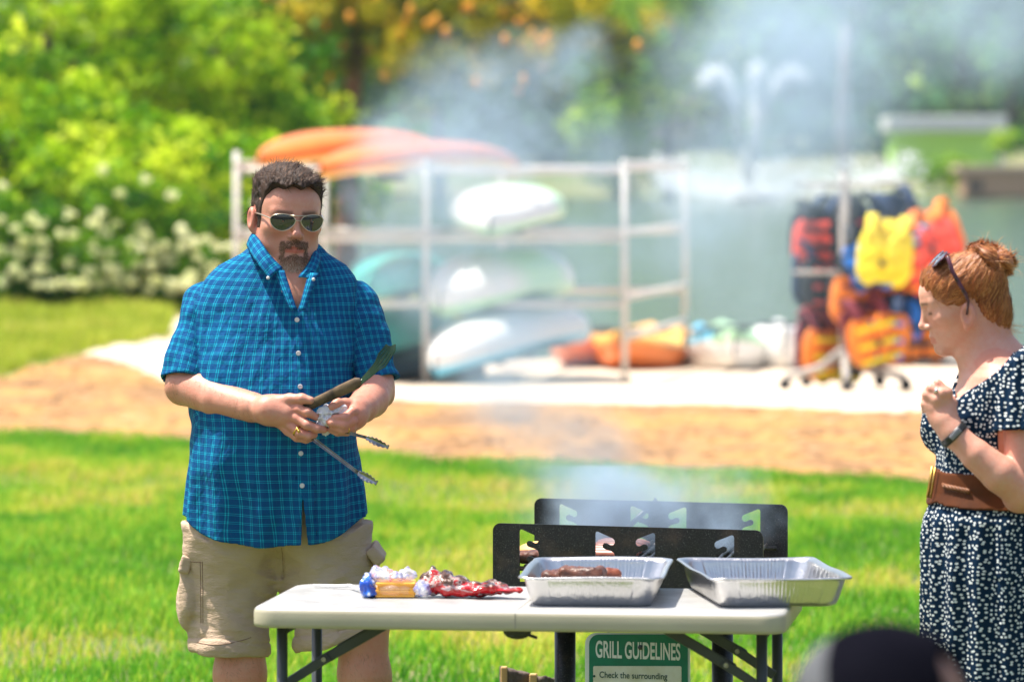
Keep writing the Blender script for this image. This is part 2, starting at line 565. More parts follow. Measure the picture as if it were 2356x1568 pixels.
# viewer's left hand (back of the hand towards the camera)
BF.ell(M3(250, 735, -.262), (.050, .020, .036), rot('Y', 14), k=.022)
BF.chain([W1, M3(120, 720, -.255), M3(300, 760, -.265)], [.031, .030, .028], .02)
finger(BF, [M3(190, 640, -.258), M3(330, 616, -.272), M3(450, 610, -.286), M3(535, 628, -.290)], [.017, .0135, .0120, .0100], .008)
finger(BF, [M3(330, 715, -.270), M3(415, 715, -.280), M3(505, 745, -.292), M3(588, 790, -.284)], [.0130, .0125, .0112, .0092], .006)
finger(BF, [M3(310, 780, -.270), M3(395, 800, -.282), M3(500, 868, -.296), M3(600, 905, -.293), M3(668, 915, -.284)], [.0130, .0125, .0115, .0105, .0090], .005)
finger(BF, [M3(280, 830, -.266), M3(350, 880, -.276), M3(430, 950, -.290), M3(515, 975, -.290), M3(572, 962, -.276)], [.0130, .0120, .0110, .0100, .0090], .005)
finger(BF, [M3(240, 860, -.258), M3(310, 925, -.264), M3(400, 992, -.274), M3(490, 1012, -.270), M3(540, 1000, -.262)], [.0120, .0110, .0100, .0090, .0080], .005)
# viewer's right hand, curled round the paper napkin
BF.ell(M3(960, 785, -.252), (.026, .024, .034), k=.02)
BF.chain([W2, M3(985, 775, -.25)], [.030, .027], .02)
finger(BF, [M3(960, 715, -.255), M3(950, 735, -.282), M3(875, 795, -.296), M3(770, 800, -.296)], [.0135, .0120, .0112, .0092], .005)
finger(BF, [M3(975, 800, -.262), M3(945, 830, -.286), M3(860, 868, -.298), M3(745, 850, -.298), M3(705, 828, -.292)], [.0130, .0120, .0112, .0100, .0088], .004)
finger(BF, [M3(965, 870, -.262), M3(930, 895, -.280), M3(840, 915, -.292), M3(750, 890, -.290)], [.0125, .0112, .0105, .0088], .004)
finger(BF, [M3(945, 905, -.258), M3(890, 935, -.270), M3(800, 940, -.280), M3(735, 918, -.278)], [.0115, .0105, .0098, .0082], .004)
finger(BF, [M3(960, 690, -.245), M3(880, 660, -.262), M3(800, 655, -.280), M3(742, 690, -.290)], [.0150, .0135, .0120, .0095], .006)
V, F = sdf_mesh(BF, (-.42, -.36, -.01), (.42, .22, 1.78), .0026)
V = smooth_verts(V, F, 1, .4)
body_V0 = V
Q = to_head(V); isH = (V[:, 2] > 1.40)
ax = np.abs(Q[:, 0])
lip = (1 - sstep(ax, .019, .026)) * sstep(-Q[:, 2], .0595, .0625) * (1 - sstep(-Q[:, 2], .0765, .080)) * (Q[:, 1] < -.075)
cheek = np.exp(-(((ax - .045) / .02) ** 2 + ((Q[:, 2] + .035) / .022) ** 2)) * (Q[:, 1] < -.02) * .45
nose = np.exp(-((Q[:, 0] / .012) ** 2 + ((Q[:, 2] + .033) / .012) ** 2)) * (Q[:, 1] < -.09) * .4
ear = ((ax > .070) & (Q[:, 1] > -.02)) * .45
red = np.where(isH, np.clip(lip * 1.3 + cheek + nose + ear, 0, 1), .12 + .12 * vnoise(V, 18, 3))
for c in [M3(400, 700, -.28), M3(395, 800, -.28), M3(500, 868, -.29), M3(355, 880, -.27), M3(940, 730, -.28), M3(945, 830, -.28), M3(930, 895, -.28)]:
    red = red + .5 * np.exp(-(ln(V - A3(*c)) / .014) ** 2)
brow = np.exp(-((Q[:, 2] - .021) / .005) ** 2) * sstep(ax, .008, .014) * (1 - sstep(ax, .042, .050)) * (Q[:, 1] < -.05) * isH * .7
def goatee(Q):
    ax = np.abs(Q[:, 0]); z = Q[:, 2]
    mou = (ax < .032) * sstep(z, -.0635 - ax * .35, -.059 - ax * .35) * (1 - sstep(z, -.046 - ax * .25, -.042 - ax * .25))
    sid = sstep(ax, .019, .023) * (1 - sstep(ax, .031, .034)) * (z < -.050) * (z > -.095)
    chn = (1 - sstep(np.sqrt((ax / .034) ** 2 + ((z + .102) / .022) ** 2), .82, 1.0))
    patch = (1 - sstep(ax, .004, .008)) * (z < -.080) * (z > -.09)
    g = np.maximum.reduce([mou, sid * .8, chn, patch * .7]) * (Q[:, 1] < -.045)
    return np.clip(g * (.72 + .5 * vnoise(Q, 220, 77)), 0, 1)
go = goatee(Q) * isH
tone = np.stack([np.clip(red, 0, 1), np.clip(brow + go * .26 + .10 * isH * (Q[:, 2] < -.03) * (Q[:, 1] < .01) * (Q[:, 2] > -.12), 0, 1), np.zeros(len(V))], -1)
body_VN = vert_normals(V, F); man_V = V

# hair of the man
def man_hairmask(Q):
    """1 where the scalp carries hair"""
    y, z, ax = Q[:, 1], Q[:, 2], np.abs(Q[:, 0])
    zl = np.interp(y, [-.12, -.060, -.045, -.034, -.028, -.010, -.005, .028, .034, .055, .12],
                      [.081, .077, .052, .012, -.030, -.032, .022, .022, -.02, -.055, -.062])
    return z - zl + .004 * np.sin(Q[:, 0] * 160) * (y < -.05)

def man_hair(P):
    Q = to_head(P)
    d = head_field(Q, True) if len(P) < 400000 else head_field(Q, True)
    hm = man_hairmask(Q)
    th = .002 + .015 * sstep(Q[:, 2], .04, .10) + .003 * sstep(Q[:, 1], -.02, .05)
    th = th + .005 * sstep(-Q[:, 1], .03, .08) * sstep(Q[:, 2], .05, .09)
    th = th * sstep(hm, -.001, .010) - .006 * (1 - sstep(hm, -.003, .004))
    q2 = P + .006 * np.stack([vnoise(P, 60, 1), vnoise(P, 60, 2), vnoise(P, 60, 3)], -1)
    cur = .75 * np.sin((q2[:, 0] * 1.0 + q2[:, 1] * .7) * 430 + 2.2 * vnoise(P, 45, 5) * 3) * .0020 + vnoise(P, (110, 110, 90), 8) * .0022
    d = d - th - cur * sstep(hm, .0, .012) * sstep(Q[:, 2], .0, .06) - .0008 * vnoise(P, 300, 4)
    A = np.abs(Q) * A3(1, 0, 0) + Q * A3(0, 1, 1)
    return smax(d, -ell(A, (.086, .012, -.012), (.012, .022, .034)), .004)
c = M(660, 470, 0)
Vh, Fh = sdf_mesh(man_hair, (c[0] - .13, -.16, 1.50), (c[0] + .13, .16, 1.80), .0022)
hairm = hair_mat('dark brown hair', (.012, .0065, .005), (.055, .028, .017), (.19, .105, .065), .7)
Qh = to_head(Vh)
hbase = mesh('hair', Vh, Fh, hairm, man, False, attr={'tone': .25 + .35 * vnoise(Vh, 90, 9)})
vn = vert_normals(Vh, Fh)
sel = np.nonzero((man_hairmask(Qh) > .004) & ((head_field(Qh, True) > .002)))[0]
sel = rng.choice(sel, 5200)
cr = A3(c[0] + .02, .05, 1.72)
dr = Vh[sel] - cr; dr[:, 2] *= .3
dr /= np.linalg.norm(dr, axis=1)[:, None]
dr = np.where((Qh[sel, 2] < .045)[:, None], A3(0, .9, -1.0), A3(.45, .75, .55) + .35 * dr) + .25 * np.stack([vnoise(Vh[sel], 45, 91), vnoise(Vh[sel], 45, 92), vnoise(Vh[sel], 45, 93)], -1)
strands('hair_strands', Vh[sel] - vn[sel] * .002, dr, vn[sel], .022, .0014, 7, hairm, hbase, curl=.0024, curlf=.8, lift=.0010, jit=.16, matrix=HM @ HM.inverted(), tone=np.clip(rng.normal(.45, .25, 5200), 0, 1))
# goatee
sel = np.nonzero(go > .45)[0]
sel = rng.choice(sel, 1900)
gq = Q[sel]
dr = np.stack([gq[:, 0] * 12, np.full(len(sel), -.2), np.full(len(sel), -1.0)], -1)
beardm = hair_mat('goatee hair', (.08, .038, .022), (.28, .14, .075), (.66, .52, .40), .6)
gt = np.clip(rng.normal(.30, .2, len(sel)) + .45 * sstep(-gq[:, 2], .085, .115), 0, 1)
strands('beard', V[sel] + body_VN[sel] * .0004, dr, body_VN[sel], .0075, .0011, 3, beardm, man, curl=.001, lift=.0022, jit=.45, tone=gt)
for o in man.children:
    if o.name.startswith('beard'): o.matrix_basis = Matrix.Identity(4)
for o in hbase.children: o.matrix_basis = Matrix.Identity(4)

# ---- shirt
ZP = np.array([.70, .80, .90, 1.00, 1.10, 1.20, 1.30, 1.38, 1.435, 1.475, 1.505, 1.54])
RX = np.array([.240, .236, .226, .214, .212, .214, .218, .212, .196, .162, .110, .072])
FY = np.array([.196, .202, .210, .222, .222, .192, .158, .128, .102, .080, .066, .058])
BY = np.array([.170, .166, .158, .150, .148, .150, .155, .145, .130, .110, .095, .085])
CX = np.array([-.018, -.018, -.018, -.022, -.024, -.022, -.018, -.012, -.005, .002, .006, .010])
def col_sdf(P, ZP, RX, FY, BY, CX, e=2.3, CY=None):
    z = P[:, 2]
    rx = np.interp(z, ZP, RX); fy = np.interp(z, ZP, FY); by = np.interp(z, ZP, BY); cx = np.interp(z, ZP, CX)
    y = P[:, 1] - (0 if CY is None else np.interp(z, ZP, CY))
    x = P[:, 0] - cx
    ry = np.where(y < 0, fy, by)
    nrm = ((np.abs(x) / rx) ** e + (np.abs(y) / ry) ** e + 1e-12) ** (1 / e)
    r = np.sqrt(x * x + y * y)
    return ((1 - 1 / np.maximum(nrm, .15)) * np.maximum(r, .02)).astype(np.float32)
SL1a, SL1b = A3(*M(484, 708, .02)), A3(*M(436, 880, -.05))
SL2a, SL2b = A3(*M(812, 708, .02)), A3(*M(861, 880, -.028))
def sleeve_d(P, side):
    a, b, ra, rb = (SL1a, SL1b, .074, .077) if side < 0 else (SL2a, SL2b, .072, .060)
    return cap(P, a, b + (b - a) * .35, ra, rb)
def plk(z): return np.interp(z, [M(0, 1245, -.2)[2], M(0, 1040, -.2)[2], M(0, 888, -.2)[2], M(0, 735, -.2)[2]],
                             [M(700, 1245, -.2)[0], M(692, 1040, -.2)[0], M(691, 888, -.2)[0], M(684, 735, -.15)[0]])
def shirt_core(P, off=0.0):
    d = col_sdf(P, ZP, RX, FY, BY, CX)
    th = np.arctan2(P[:, 0] + .02, -P[:, 1])
    # drapes and creases
    low = sstep(-P[:, 2], -1.08, -.85)
    f = (.0085 * low + .0012) * np.sin(th * 13 + 2.2 * vnoise(P, (3, 3, 2), 1)) * .8
    f = f + .0085 * vnoise(P, (11, 11, 3.4), 2) * (.35 + .65 * low)
    q = P.copy(); q[:, 2] = P[:, 2] + .55 * np.abs(P[:, 0] + .02)
    f = f + .0060 * vnoise(q, (6, 6, 22), 5) * sstep(np.abs(P[:, 0] + .02), .05, .19) * (1 - low)
    f = f + .0022 * vnoise(P, (30, 30, 16), 6)
    fr = (P[:, 1] < 0)
    px_ = plk(P[:, 2])
    f = f - .0034 * fr * (P[:, 0] > px_ - .011) * (P[:, 0] < px_ + .030)
    pk0, pk1 = M(751, 730, -.15), M(836, 826, -.18)
    ins = (P[:, 0] > pk0[0]) & (P[:, 0] < pk1[0]) & (P[:, 2] < pk0[2]) & (P[:, 2] > pk1[2] + .25 * np.abs(P[:, 0] - (pk0[0] + pk1[0]) / 2) - .02)
    f = f - .0018 * fr * ins
    dt = d + f
    kk = .009
    for s in (-1, 1):
        ds = sleeve_d(P, s)
        fs = .0070 * vnoise(P, (9, 9, 26), 11 + s) + .0050 * vnoise(P, (26, 20, 8), 13 + s) + .002 * vnoise(P, (44, 44, 30), 17)
        a, b = (SL1a, SL1b) if s < 0 else (SL2a, SL2b)
        n = (b - a) / ln(b - a)
        if s < 0: n = n * .97 + A3(.10, 0, 0)
        t = (P - b) @ n + .003 * vnoise(P, 20, 19)
        gr = .0055 * np.exp(-((ds - d) / .007) ** 2) * (P[:, 2] > 1.12)
        dt = smin(dt, np.maximum(ds + fs, t), kk) + gr if off == 0 else np.minimum(dt, np.maximum(ds + fs, t))
    return dt + off
def shirt(P):
    d = shirt_core(P)
    inner = shirt_core(P, .007)
    # hem: lifted towards the side seams
    xh = np.abs(P[:, 0] + .018) / .225
    zh = .772 + .062 * np.clip(xh, 0, 1) ** 3.2 + .003 * np.sin(P[:, 0] * 40)
    d = np.maximum(d, zh - P[:, 2])
    inn = np.maximum(inner, P[:, 2] - 1.02)             # hollow below the chest
    for s in (-1, 1):                                   # sleeve openings
        a, b = (SL1a, SL1b) if s < 0 else (SL2a, SL2b)
        n = (b - a) / ln(b - a)
        if s < 0: n = n * .97 + A3(.10, 0, 0)
        t = (P - b) @ n
        inn = np.minimum(inn, np.maximum.reduce([sleeve_d(P, s) + .009, -t - .035, t - .02, -col_sdf(P, ZP, RX, FY, BY, CX) - .01]))
    d = np.maximum(d, -inn)
    # neck opening and the open V
    d = smax(d, -cap(P, (.008, .02, 1.505), (.010, .02, 1.65), .071), .004)
    ap = M(684, 713, -.15); tl = M(648, 618, -.10); tr = M(718, 625, -.10)
    nl = np.array([-(tl[2] - ap[2]), 0, (tl[0] - ap[0])]); nl /= np.linalg.norm(nl)
    nr = np.array([(tr[2] - ap[2]), 0, -(tr[0] - ap[0])]); nr /= np.linalg.norm(nr)
    q = P - A3(*ap)
    dv = np.maximum.reduce([q @ nl.astype(np.float32), q @ nr.astype(np.float32), P[:, 1] + .01, np.abs(q[:, 0] - .003) - .031])
    d = np.maximum(d, -dv)
    # the slit below the last button
    w = np.interp(P[:, 2], [M(0, 1245, -.2)[2], M(0, 1140, -.2)[2]], [.0075, 0.0])
    ds = np.maximum(np.abs(P[:, 0] - plk(P[:, 2]) - .001) - w, P[:, 1])
    return np.maximum(d, -np.where(w > .0005, ds, 1)).astype(np.float32)
Vs, Fs = sdf_mesh(shirt, (-.36, -.30, .74), (.36, .24, 1.56), .0034)
Vs = smooth_verts(Vs, Fs, 1, .35)
def shirt_uv(P):
    th = np.arctan2(P[:, 0] - plk(P[:, 2]) + .0, -(P[:, 1] - .02))
    u = th * .205; v = P[:, 2] - .10 * (np.abs(P[:, 0]) > 0) * sstep(P[:, 2], 1.34, 1.50) * (np.abs(P[:, 0]) - .08) + .018 * np.cos(th * 1.0) * (1 - sstep(P[:, 2], .8, 1.1))
    dT = col_sdf(P, ZP, RX, FY, BY, CX)
    for s in (-1, 1):
        a, b = (SL1a, SL1b) if s < 0 else (SL2a, SL2b)
        m = (sleeve_d(P, s) < dT - .004) & (P[:, 0] * s > .15)
        n = (b - a) / ln(b - a)
        e1 = np.cross(n, A3(0, 1, 0)); e1 /= np.linalg.norm(e1); e2 = np.cross(n, e1)
        q = P - a
        us = np.arctan2(q @ e2, q @ e1) * .075; vs_ = q @ n
        u = np.where(m, us + .3, u); v = np.where(m, vs_ * .98 + .1 * us, v)
    u = u + .003 * vnoise(P, 12, 3); v = v + .003 * vnoise(P, 12, 4)
    return np.stack([u, v], -1)
def plaid_mat():
    m, nt, nd, lk, b = newmat('blue plaid cotton')
    uvn = N(nt, 'ShaderNodeUVMap', uv_map='UVMap')
    sep = N(nt, 'ShaderNodeSeparateXYZ'); lk.new(uvn.outputs[0], sep.inputs[0])
    def lines(c, p, g, w):
        t = mathn(nt, 'PINGPONG', mathn(nt, 'ADD', c, 10.0), p / 2)      # 0 .. p/2
        d = mathn(nt, 'ABSOLUTE', mathn(nt, 'SUBTRACT', t, g))
        r = N(nt, 'ShaderNodeMapRange'); r.inputs['From Min'].default_value = w; r.inputs['From Max'].default_value = w * .35
        r.interpolation_type = 'SMOOTHSTEP'
        lk.new(d, r.inputs['Value']); return r.outputs[0]
    lu = lines(sep.outputs[0], .0215, .0021, .0013)
    lv = lines(sep.outputs[1], .0205, .0021, .0013)
    n1 = noise(nt, 9, 3)
    base = ramp(nt, n1, [(.3, (.0008, .052, .170)), (.7, (.0015, .078, .230))])
    f = mathn(nt, 'MULTIPLY', mathn(nt, 'ADD', lu, lv), .40, clamp=True)
    # broad lighter checks between every other pair
    c = mixc(nt, f, base, (.004, .40, .54))
    both = mathn(nt, 'MULTIPLY', lu, lv)
    c = mixc(nt, mathn(nt, 'MULTIPLY', both, .5), c, (.02, .60, .72))
    lk.new(c, b.inputs['Base Color'])
    b.inputs['Roughness'].default_value = .85; b.inputs['Specular IOR Level'].default_value = .15
    h = mathn(nt, 'ADD', mathn(nt, 'MULTIPLY', noise(nt, 55, 3, .6, sc3=(1, 1, .45)), 1.0), mathn(nt, 'MULTIPLY', noise(nt, 16, 4, .6, sc3=(1, 1, .5)), 2.5))
    bump(nt, b, h, .8, .006)
    return m
plaid = plaid_mat()
shirt_o = mesh('shirt', Vs, Fs, plaid, man, False, uv=shirt_uv(Vs))
button_m = simple('white button', (.75, .75, .74), (.6, .62, .62), rough=.3)
def shirt_front(x, z): return front_y(shirt_core, x, z, -.33, 0.0)
for (px, py) in ((653, 668), (683.6, 735), (687, 812), (691, 888.7), (692.5, 1042), (695.5, 1116)):
    x, _, z = M(px, py, -.2); y = shirt_front(x, z); x, _, z = M(px, py, y)
    mb = MB(); n = 14
    prof = [(.0, -.0028), (.0035, -.0030), (.0052, -.0040), (.0060, -.0030), (.0062, -.0005), (.0055, .001)]
    mb.grid(lambda u, v: (np.interp(v * 5, range(6), [p[0] for p in prof]) * math.cos(u * 2 * PI) + x, y + np.interp(v * 5, range(6), [p[1] for p in prof]) - .001, np.interp(v * 5, range(6), [p[0] for p in prof]) * math.sin(u * 2 * PI) + z), n, 5, True)
    o = mb.build('button', button_m, shirt_o, False, smooth=True)
    for dx in (-.0013, .0013):
        pass
# collar: two turned-down leaves
def z1(zx, zy, y): return M((560 + zx / 3.921) / 1.0866, (360 + zy / 3.921) / 1.0866, y)
def collar_leaf(top, bot, name, th=.0035):
    mb = MB(); nt_ = 8; n = 22
    def samp(c, t):
        t = t * (len(c) - 1); i = min(int(t), len(c) - 2); f = t - i
        p0 = Vector(c[max(i - 1, 0)]); p1 = Vector(c[i]); p2 = Vector(c[i + 1]); p3 = Vector(c[min(i + 2, len(c) - 1)])
        return .5 * ((2 * p1) + (p2 - p0) * f + (2 * p0 - 5 * p1 + 4 * p2 - p3) * f * f + (3 * p1 - p0 - 3 * p2 + p3) * f ** 3)
    mb.grid(lambda u, v: samp(top, u).lerp(samp(bot, u), v) + Vector((0, -.010, .004)) * math.sin(v * PI) , n, nt_)
    mb.uv = [(u * .20, .06 * v + .3) for u, v in mb.uv]
    o = mb.build(name, plaid, shirt_o, False, smooth=True, use_uv=True)
    return solidify(o, th, 1)
nape_t, nape_b = (.012, .088, 1.545), (.012, .115, 1.505)
collar_leaf([z1(575, 1225, -.118), z1(450, 1095, -.108), z1(362, 965, -.072), z1(298, 868, -.012), (-.055, .062, 1.550), nape_t],
            [z1(440, 1325, -.148), z1(350, 1195, -.130), z1(272, 1075, -.085), z1(232, 985, -.02), (-.078, .085, 1.505), nape_b], 'collar')
collar_leaf([z1(725, 1300, -.122), z1(790, 1215, -.112), z1(846, 1120, -.080), z1(868, 1015, -.02), (.075, .062, 1.540), nape_t],
            [z1(885, 1340, -.140), z1(912, 1260, -.126), z1(945, 1160, -.090), z1(955, 1075, -.03), (.095, .085, 1.50), nape_b], 'collar')
for zx, zy, y in ((433, 1310, -.158), (878, 1325, -.150)):
    p = z1(zx, zy, y); mb = MB(); mb.ball(p, (.0045, .003, .0045)); mb.build('button', button_m, shirt_o, False, smooth=True)
# shirt placket edges folded open along the V
def fold(pts, w, name):
    mb = MB()
    for i in range(len(pts) - 1): pass
    mb.grid(lambda u, v: Vector(pts[0]).lerp(Vector(pts[1]), u) + Vector(((v - .5) * w * (1 - u * .4), -.004 - .004 * math.sin(v * PI), 0)), 12, 6)
    mb.uv = [(.02 * v + .7, .14 * u) for u, v in mb.uv]
    return solidify(mb.build(name, plaid, shirt_o, False, smooth=True, use_uv=True), .003, 1)
fold([M(642, 622, -.126), M(676, 714, -.166)], .026, 'placket')
fold([M(722, 628, -.128), M(695, 714, -.166)], .024, 'placket')

def tuck(V, fn, mask, gap=.007):
    V = V.copy(); I = np.nonzero(mask)[0]; P = V[I]
    for _ in range(3):
        d = fn(P); m = d > -gap
        if not m.any(): break
        e = .004; g = np.stack([fn(P + A3(*(e * np.eye(3)[k]))) - fn(P - A3(*(e * np.eye(3)[k]))) for k in range(3)], -1)
        g /= ln(g)[:, None] + 1e-6
        P = P - g * (np.clip(d + gap, 0, .06) * m)[:, None]
    V[I] = P
    return V
def upper_arm(P):
    r = np.zeros(len(P), bool)
    for (S, E, a, b) in ((S1, E1, SL1a, SL1b), (S2, E2, SL2a, SL2b)):
        n = (b - a) / ln(b - a)
        r |= (cap(P, S, E, .068, .062) < .004) & ((P - b) @ n < -.006)
    return r
V1 = man_V
inV = (V1[:, 1] < .0) & (np.abs(V1[:, 0] - .040) < .030) & (V1[:, 2] > 1.365)
mk = ((trunk(V1) < .012) | upper_arm(V1)) & (V1[:, 2] < 1.50) & (V1[:, 2] > .86) & ~(ln(V1[:, :2] - A3(.008, .02)) < .069) & ~inV
V1 = tuck(V1, shirt_core, mk)

# ---- sunglasses
gold = simple('gold wire', (.75, .66, .52), (.65, .55, .42), rough=.3, metal=1)
lensm, nt, nd, lk, b = newmat('dark mirrored lens')
b.inputs['Base Color'].default_value = (.02, .022, .026, 1); b.inputs['Roughness'].default_value = .06
b.inputs['Specular IOR Level'].default_value = .7
b.inputs['Coat Weight'].default_value = .6; b.inputs['Coat Roughness'].default_value = .03
blackp = simple('black plastic', (.012, .012, .013), (.02, .02, .02), rough=.4)
gl = empty('sunglasses', (0, 0, 0), None, None); gl.parent = man
def lens_pt(s, a, k=1.0):
    # teardrop: flat brow line, rounder outside, lower inside towards the cheek
    x = math.cos(a) * .0272 * k * (1 + .13 * math.sin(a)); z = math.sin(a) * .0235 * k
    if z > 0: z *= .74
    x += .0035 * (-math.sin(a)) * (1 if a > PI else .3)
    cx = .0345
    X = s * (cx + x); Z = .0010 + z + (.0012 * math.cos(a) if s else 0)
    Y = -.1075 + .9 * max(abs(X) - .012, 0) ** 2 * 6.5
    return Vector((X, Y, Z))
for s in (-1, 1):
    mb = MB(); mb.grid(lambda u, v: lens_pt(s, u * 2 * PI, v) + Vector((0, -.002 * (1 - v * v), 0)), 32, 5, True)
    mb.build('lens', lensm, gl, False, smooth=True, matrix=HM)
    mb = MB(); pts = [lens_pt(s, i * 2 * PI / 36, 1.02) for i in range(37)]
    mb.tube(pts, .0010, 6, False); mb.build('rim', gold, gl, False, smooth=True, matrix=HM)
    mb = MB(); h = Vector((s * .0625, -.091, .006))
    mb.tube([lens_pt(s, .25, 1.02), h + Vector((0, -.002, 0)), h, Vector((s * .0725, -.04, .008)), Vector((s * .0755, .0, .006)), Vector((s * .0745, .018, -.004))], [.0015, .0018, .0020, .0018, .0018, .0020], 6)
    mb.build('temple', blackp if False else gold, gl, False, smooth=True, matrix=HM)
mb = MB()
mb.tube([lens_pt(-1, PI - .5, 1.02), Vector((-.006, -.1095, .0035)), Vector((.006, -.1095, .0035)), lens_pt(1, PI - .5, 1.02)], .0012, 6)
mb.tube([lens_pt(-1, PI - 1.1, 1.02), Vector((0, -.1085, .0155)), lens_pt(1, PI - 1.1, 1.02)], .0012, 6)
mb.build('bridge', gold, gl, False, smooth=True, matrix=HM)

# ---- shorts
khaki, nt, nd, lk, b = newmat('tan cotton twill')
lk.new(ramp(nt, noise(nt, 5, 5, .6), [(.3, (.40, .285, .195)), (.7, (.52, .38, .27))]), b.inputs['Base Color'])
b.inputs['Roughness'].default_value = .85
bump(nt, b, mathn(nt, 'ADD', noise(nt, 22, 5, .65, sc3=(.5, .5, 1.6)), mathn(nt, 'MULTIPLY', noise(nt, 400, 2), .12)), 1.0, .010)
LA = [((-.118, .0, .80), M(527, 1500, -.01), .122, .092), ((.092, .0, .80), M(784, 1478, -.02), .122, .108)]
def shorts_solid(P): return shorts(P, False)
def shorts(P, hollow=True):
    zz = np.array([.60, .70, .78, .86, .93]); 
    d = col_sdf(P, zz, np.array([.20, .215, .230, .228, .22]), np.array([.12, .135, .165, .175, .17]), np.array([.13, .145, .16, .16, .15]), np.array([-.014] * 5), 2.6)
    d = smax(d, .655 + .10 * (1 - np.clip(np.abs(P[:, 0] + .01) / .12, 0, 1)) ** .7 - P[:, 2], .05); d = np.maximum(d, P[:, 2] - .93)
    inn = None
    for i, (a, b_, ra, rb) in enumerate(LA):
        a_ = A3(*a); bb = A3(*b_); n = (bb - a_) / ln(bb - a_)
        c_ = cap(P, a, tuple(bb + n * .1), ra, rb)
        t = (P - bb) @ n + .012 * np.sin(P[:, 0] * 30 + i) * .4
        hemb = -.0022 * ((t > -.034) & (t < -.004)) + .0016 * (np.abs(t + .036) < .003)
        leg = np.maximum(c_ + hemb, t)
        d = smin(d, leg, .055)
        v = np.maximum(c_ + .010, -t - .05)
        inn = v if inn is None else np.minimum(inn, v)
    q = P.copy(); q[:, 2] = P[:, 2] - .6 * np.abs(P[:, 0] + .01)
    wr = .0085 * vnoise(q, (6, 6, 24), 21) + .0075 * vnoise(P + .5 * P[:, [2, 0, 1]], (14, 10, 22), 22) + .0020 * vnoise(P, (40, 40, 60), 23)
    wr = wr + .0050 * (np.abs(vnoise(q + .3, (7, 5, 26), 26)) - .35) - .0045 * (np.abs(vnoise(P, (16, 9, 30), 27)) - .3)
    d = d + wr * (.5 + .5 * sstep(-P[:, 2], -.86, -.6))
    d = d + .004 * np.exp(-((P[:, 0] - .004) / .004) ** 2) * (P[:, 2] > .68) * (P[:, 1] < 0)       # fly seam
    if hollow: d = np.maximum(d, -inn - .3 * wr)
    # bellows pockets on the outer thighs
    p = M(428, 1368, 0); pk = smin(ell(P, (p[0] + .010, .01, p[2] - .025), (.034, .085, .066)), rbox(P, (p[0] + .012, .01, p[2] + .02), (.022, .075, .06), .018, rot('Y', -3)), .03)
    d = smin(d, pk + .006 * vnoise(P, (30, 30, 20), 31), .008)
    p = M(858, 1365, 0); pk = rbox(P, (p[0] - .012, .03, p[2]), (.026, .08, .09), .022)
    return smin(d, pk + .004 * vnoise(P, (30, 30, 20), 32), .008)
Vp, Fp = sdf_mesh(shorts, (-.34, -.26, .44), (.34, .26, .95), .0036)
xh = np.abs(Vp[:, 0] + .018) / .225
Vp = tuck(Vp, shirt_core, Vp[:, 2] > .760 + .062 * np.clip(xh, 0, 1) ** 3.2, .011)
shorts_o = mesh('shorts', Vp, Fp, khaki, man, False)
mk = (V1[:, 2] < .93) & (V1[:, 2] > .535) & (np.abs(V1[:, 0]) < .30) & (V1[:, 1] > -.20) & (shorts(V1) < .07)
hemt = [(V1 - A3(*b_)) @ ((A3(*b_) - A3(*a)) / ln(A3(*b_) - A3(*a))) for a, b_, _, _ in LA]
mk &= np.where(V1[:, 0] < -.01, hemt[0], hemt[1]) < -.012
V1 = tuck(V1, shorts_solid, mk, .011)
body = mesh('body', V1, F, skin_m, man, False, attr={'tone': tone})
def flap(cx, cy, s, tilt):
    def f(P):
        d = rbox(P, (cx, .0, cy), (.016, .082, .024), .008, rot('Y', tilt))
        return d + .003 * vnoise(P, (40, 25, 40), 33)
    V_, F_ = sdf_mesh(f, (cx - .06, -.12, cy - .06), (cx + .06, .12, cy + .06), .003)
    mesh('pocket_flap', V_, F_, khaki, shorts_o, False)
p = M(430, 1292, 0); flap(p[0] + .002, p[2], -1, 14)
p = M(862, 1272, 0); flap(p[0] + .004, p[2], 1, -38)
stitch = simple('brown stitching', (.24, .15, .09), (.20, .12, .08), rough=.9)
def seam_line(pts, name='stitching'):
    mb = MB(); q = []
    for (px, py) in pts:
        x, _, z = M(px, py, -.1); y = front_y(shorts, x, z, -.30, .05); q.append((x, y - .0006, z))
    mb.tube(q, .0011, 5); mb.build(name, stitch, shorts_o, False, smooth=True)
seam_line([(461, 1290 + i * 12) for i in range(13)])
seam_line([(466, 1290 + i * 12) for i in range(13)])
seam_line([(650, 1255 + i * 6) for i in range(12)])
seam_line([(452 + i * 7, 1478 + .9 * i - .09 * i * i) for i in range(19)])
seam_line([(437 + i * 3, 1292 + (i % 2)) for i in range(10)])
# fine arm and leg hair
mk = (V1[:, 2] < 1.19) & ((cap(V1, E1, W1, .055, .034) < .008) | (cap(V1, E2, W2, .055, .034) < .008) | ((V1[:, 2] < .50) & (V1[:, 2] > .15)))
sel = rng.choice(np.nonzero(mk)[0], 2600)
bn_ = vert_normals(V1, F)
fo = strands('fine_hair', V1[sel], np.tile([.3, -.2, -1.0], (2600, 1)), bn_[sel], .011, .0005, 3, hair_mat('light body hair', (.16, .09, .05), (.24, .14, .08), (.34, .22, .13), .7), man, curl=.001, lift=.0018, jit=.5)
fo.matrix_basis = Matrix.Identity(4)
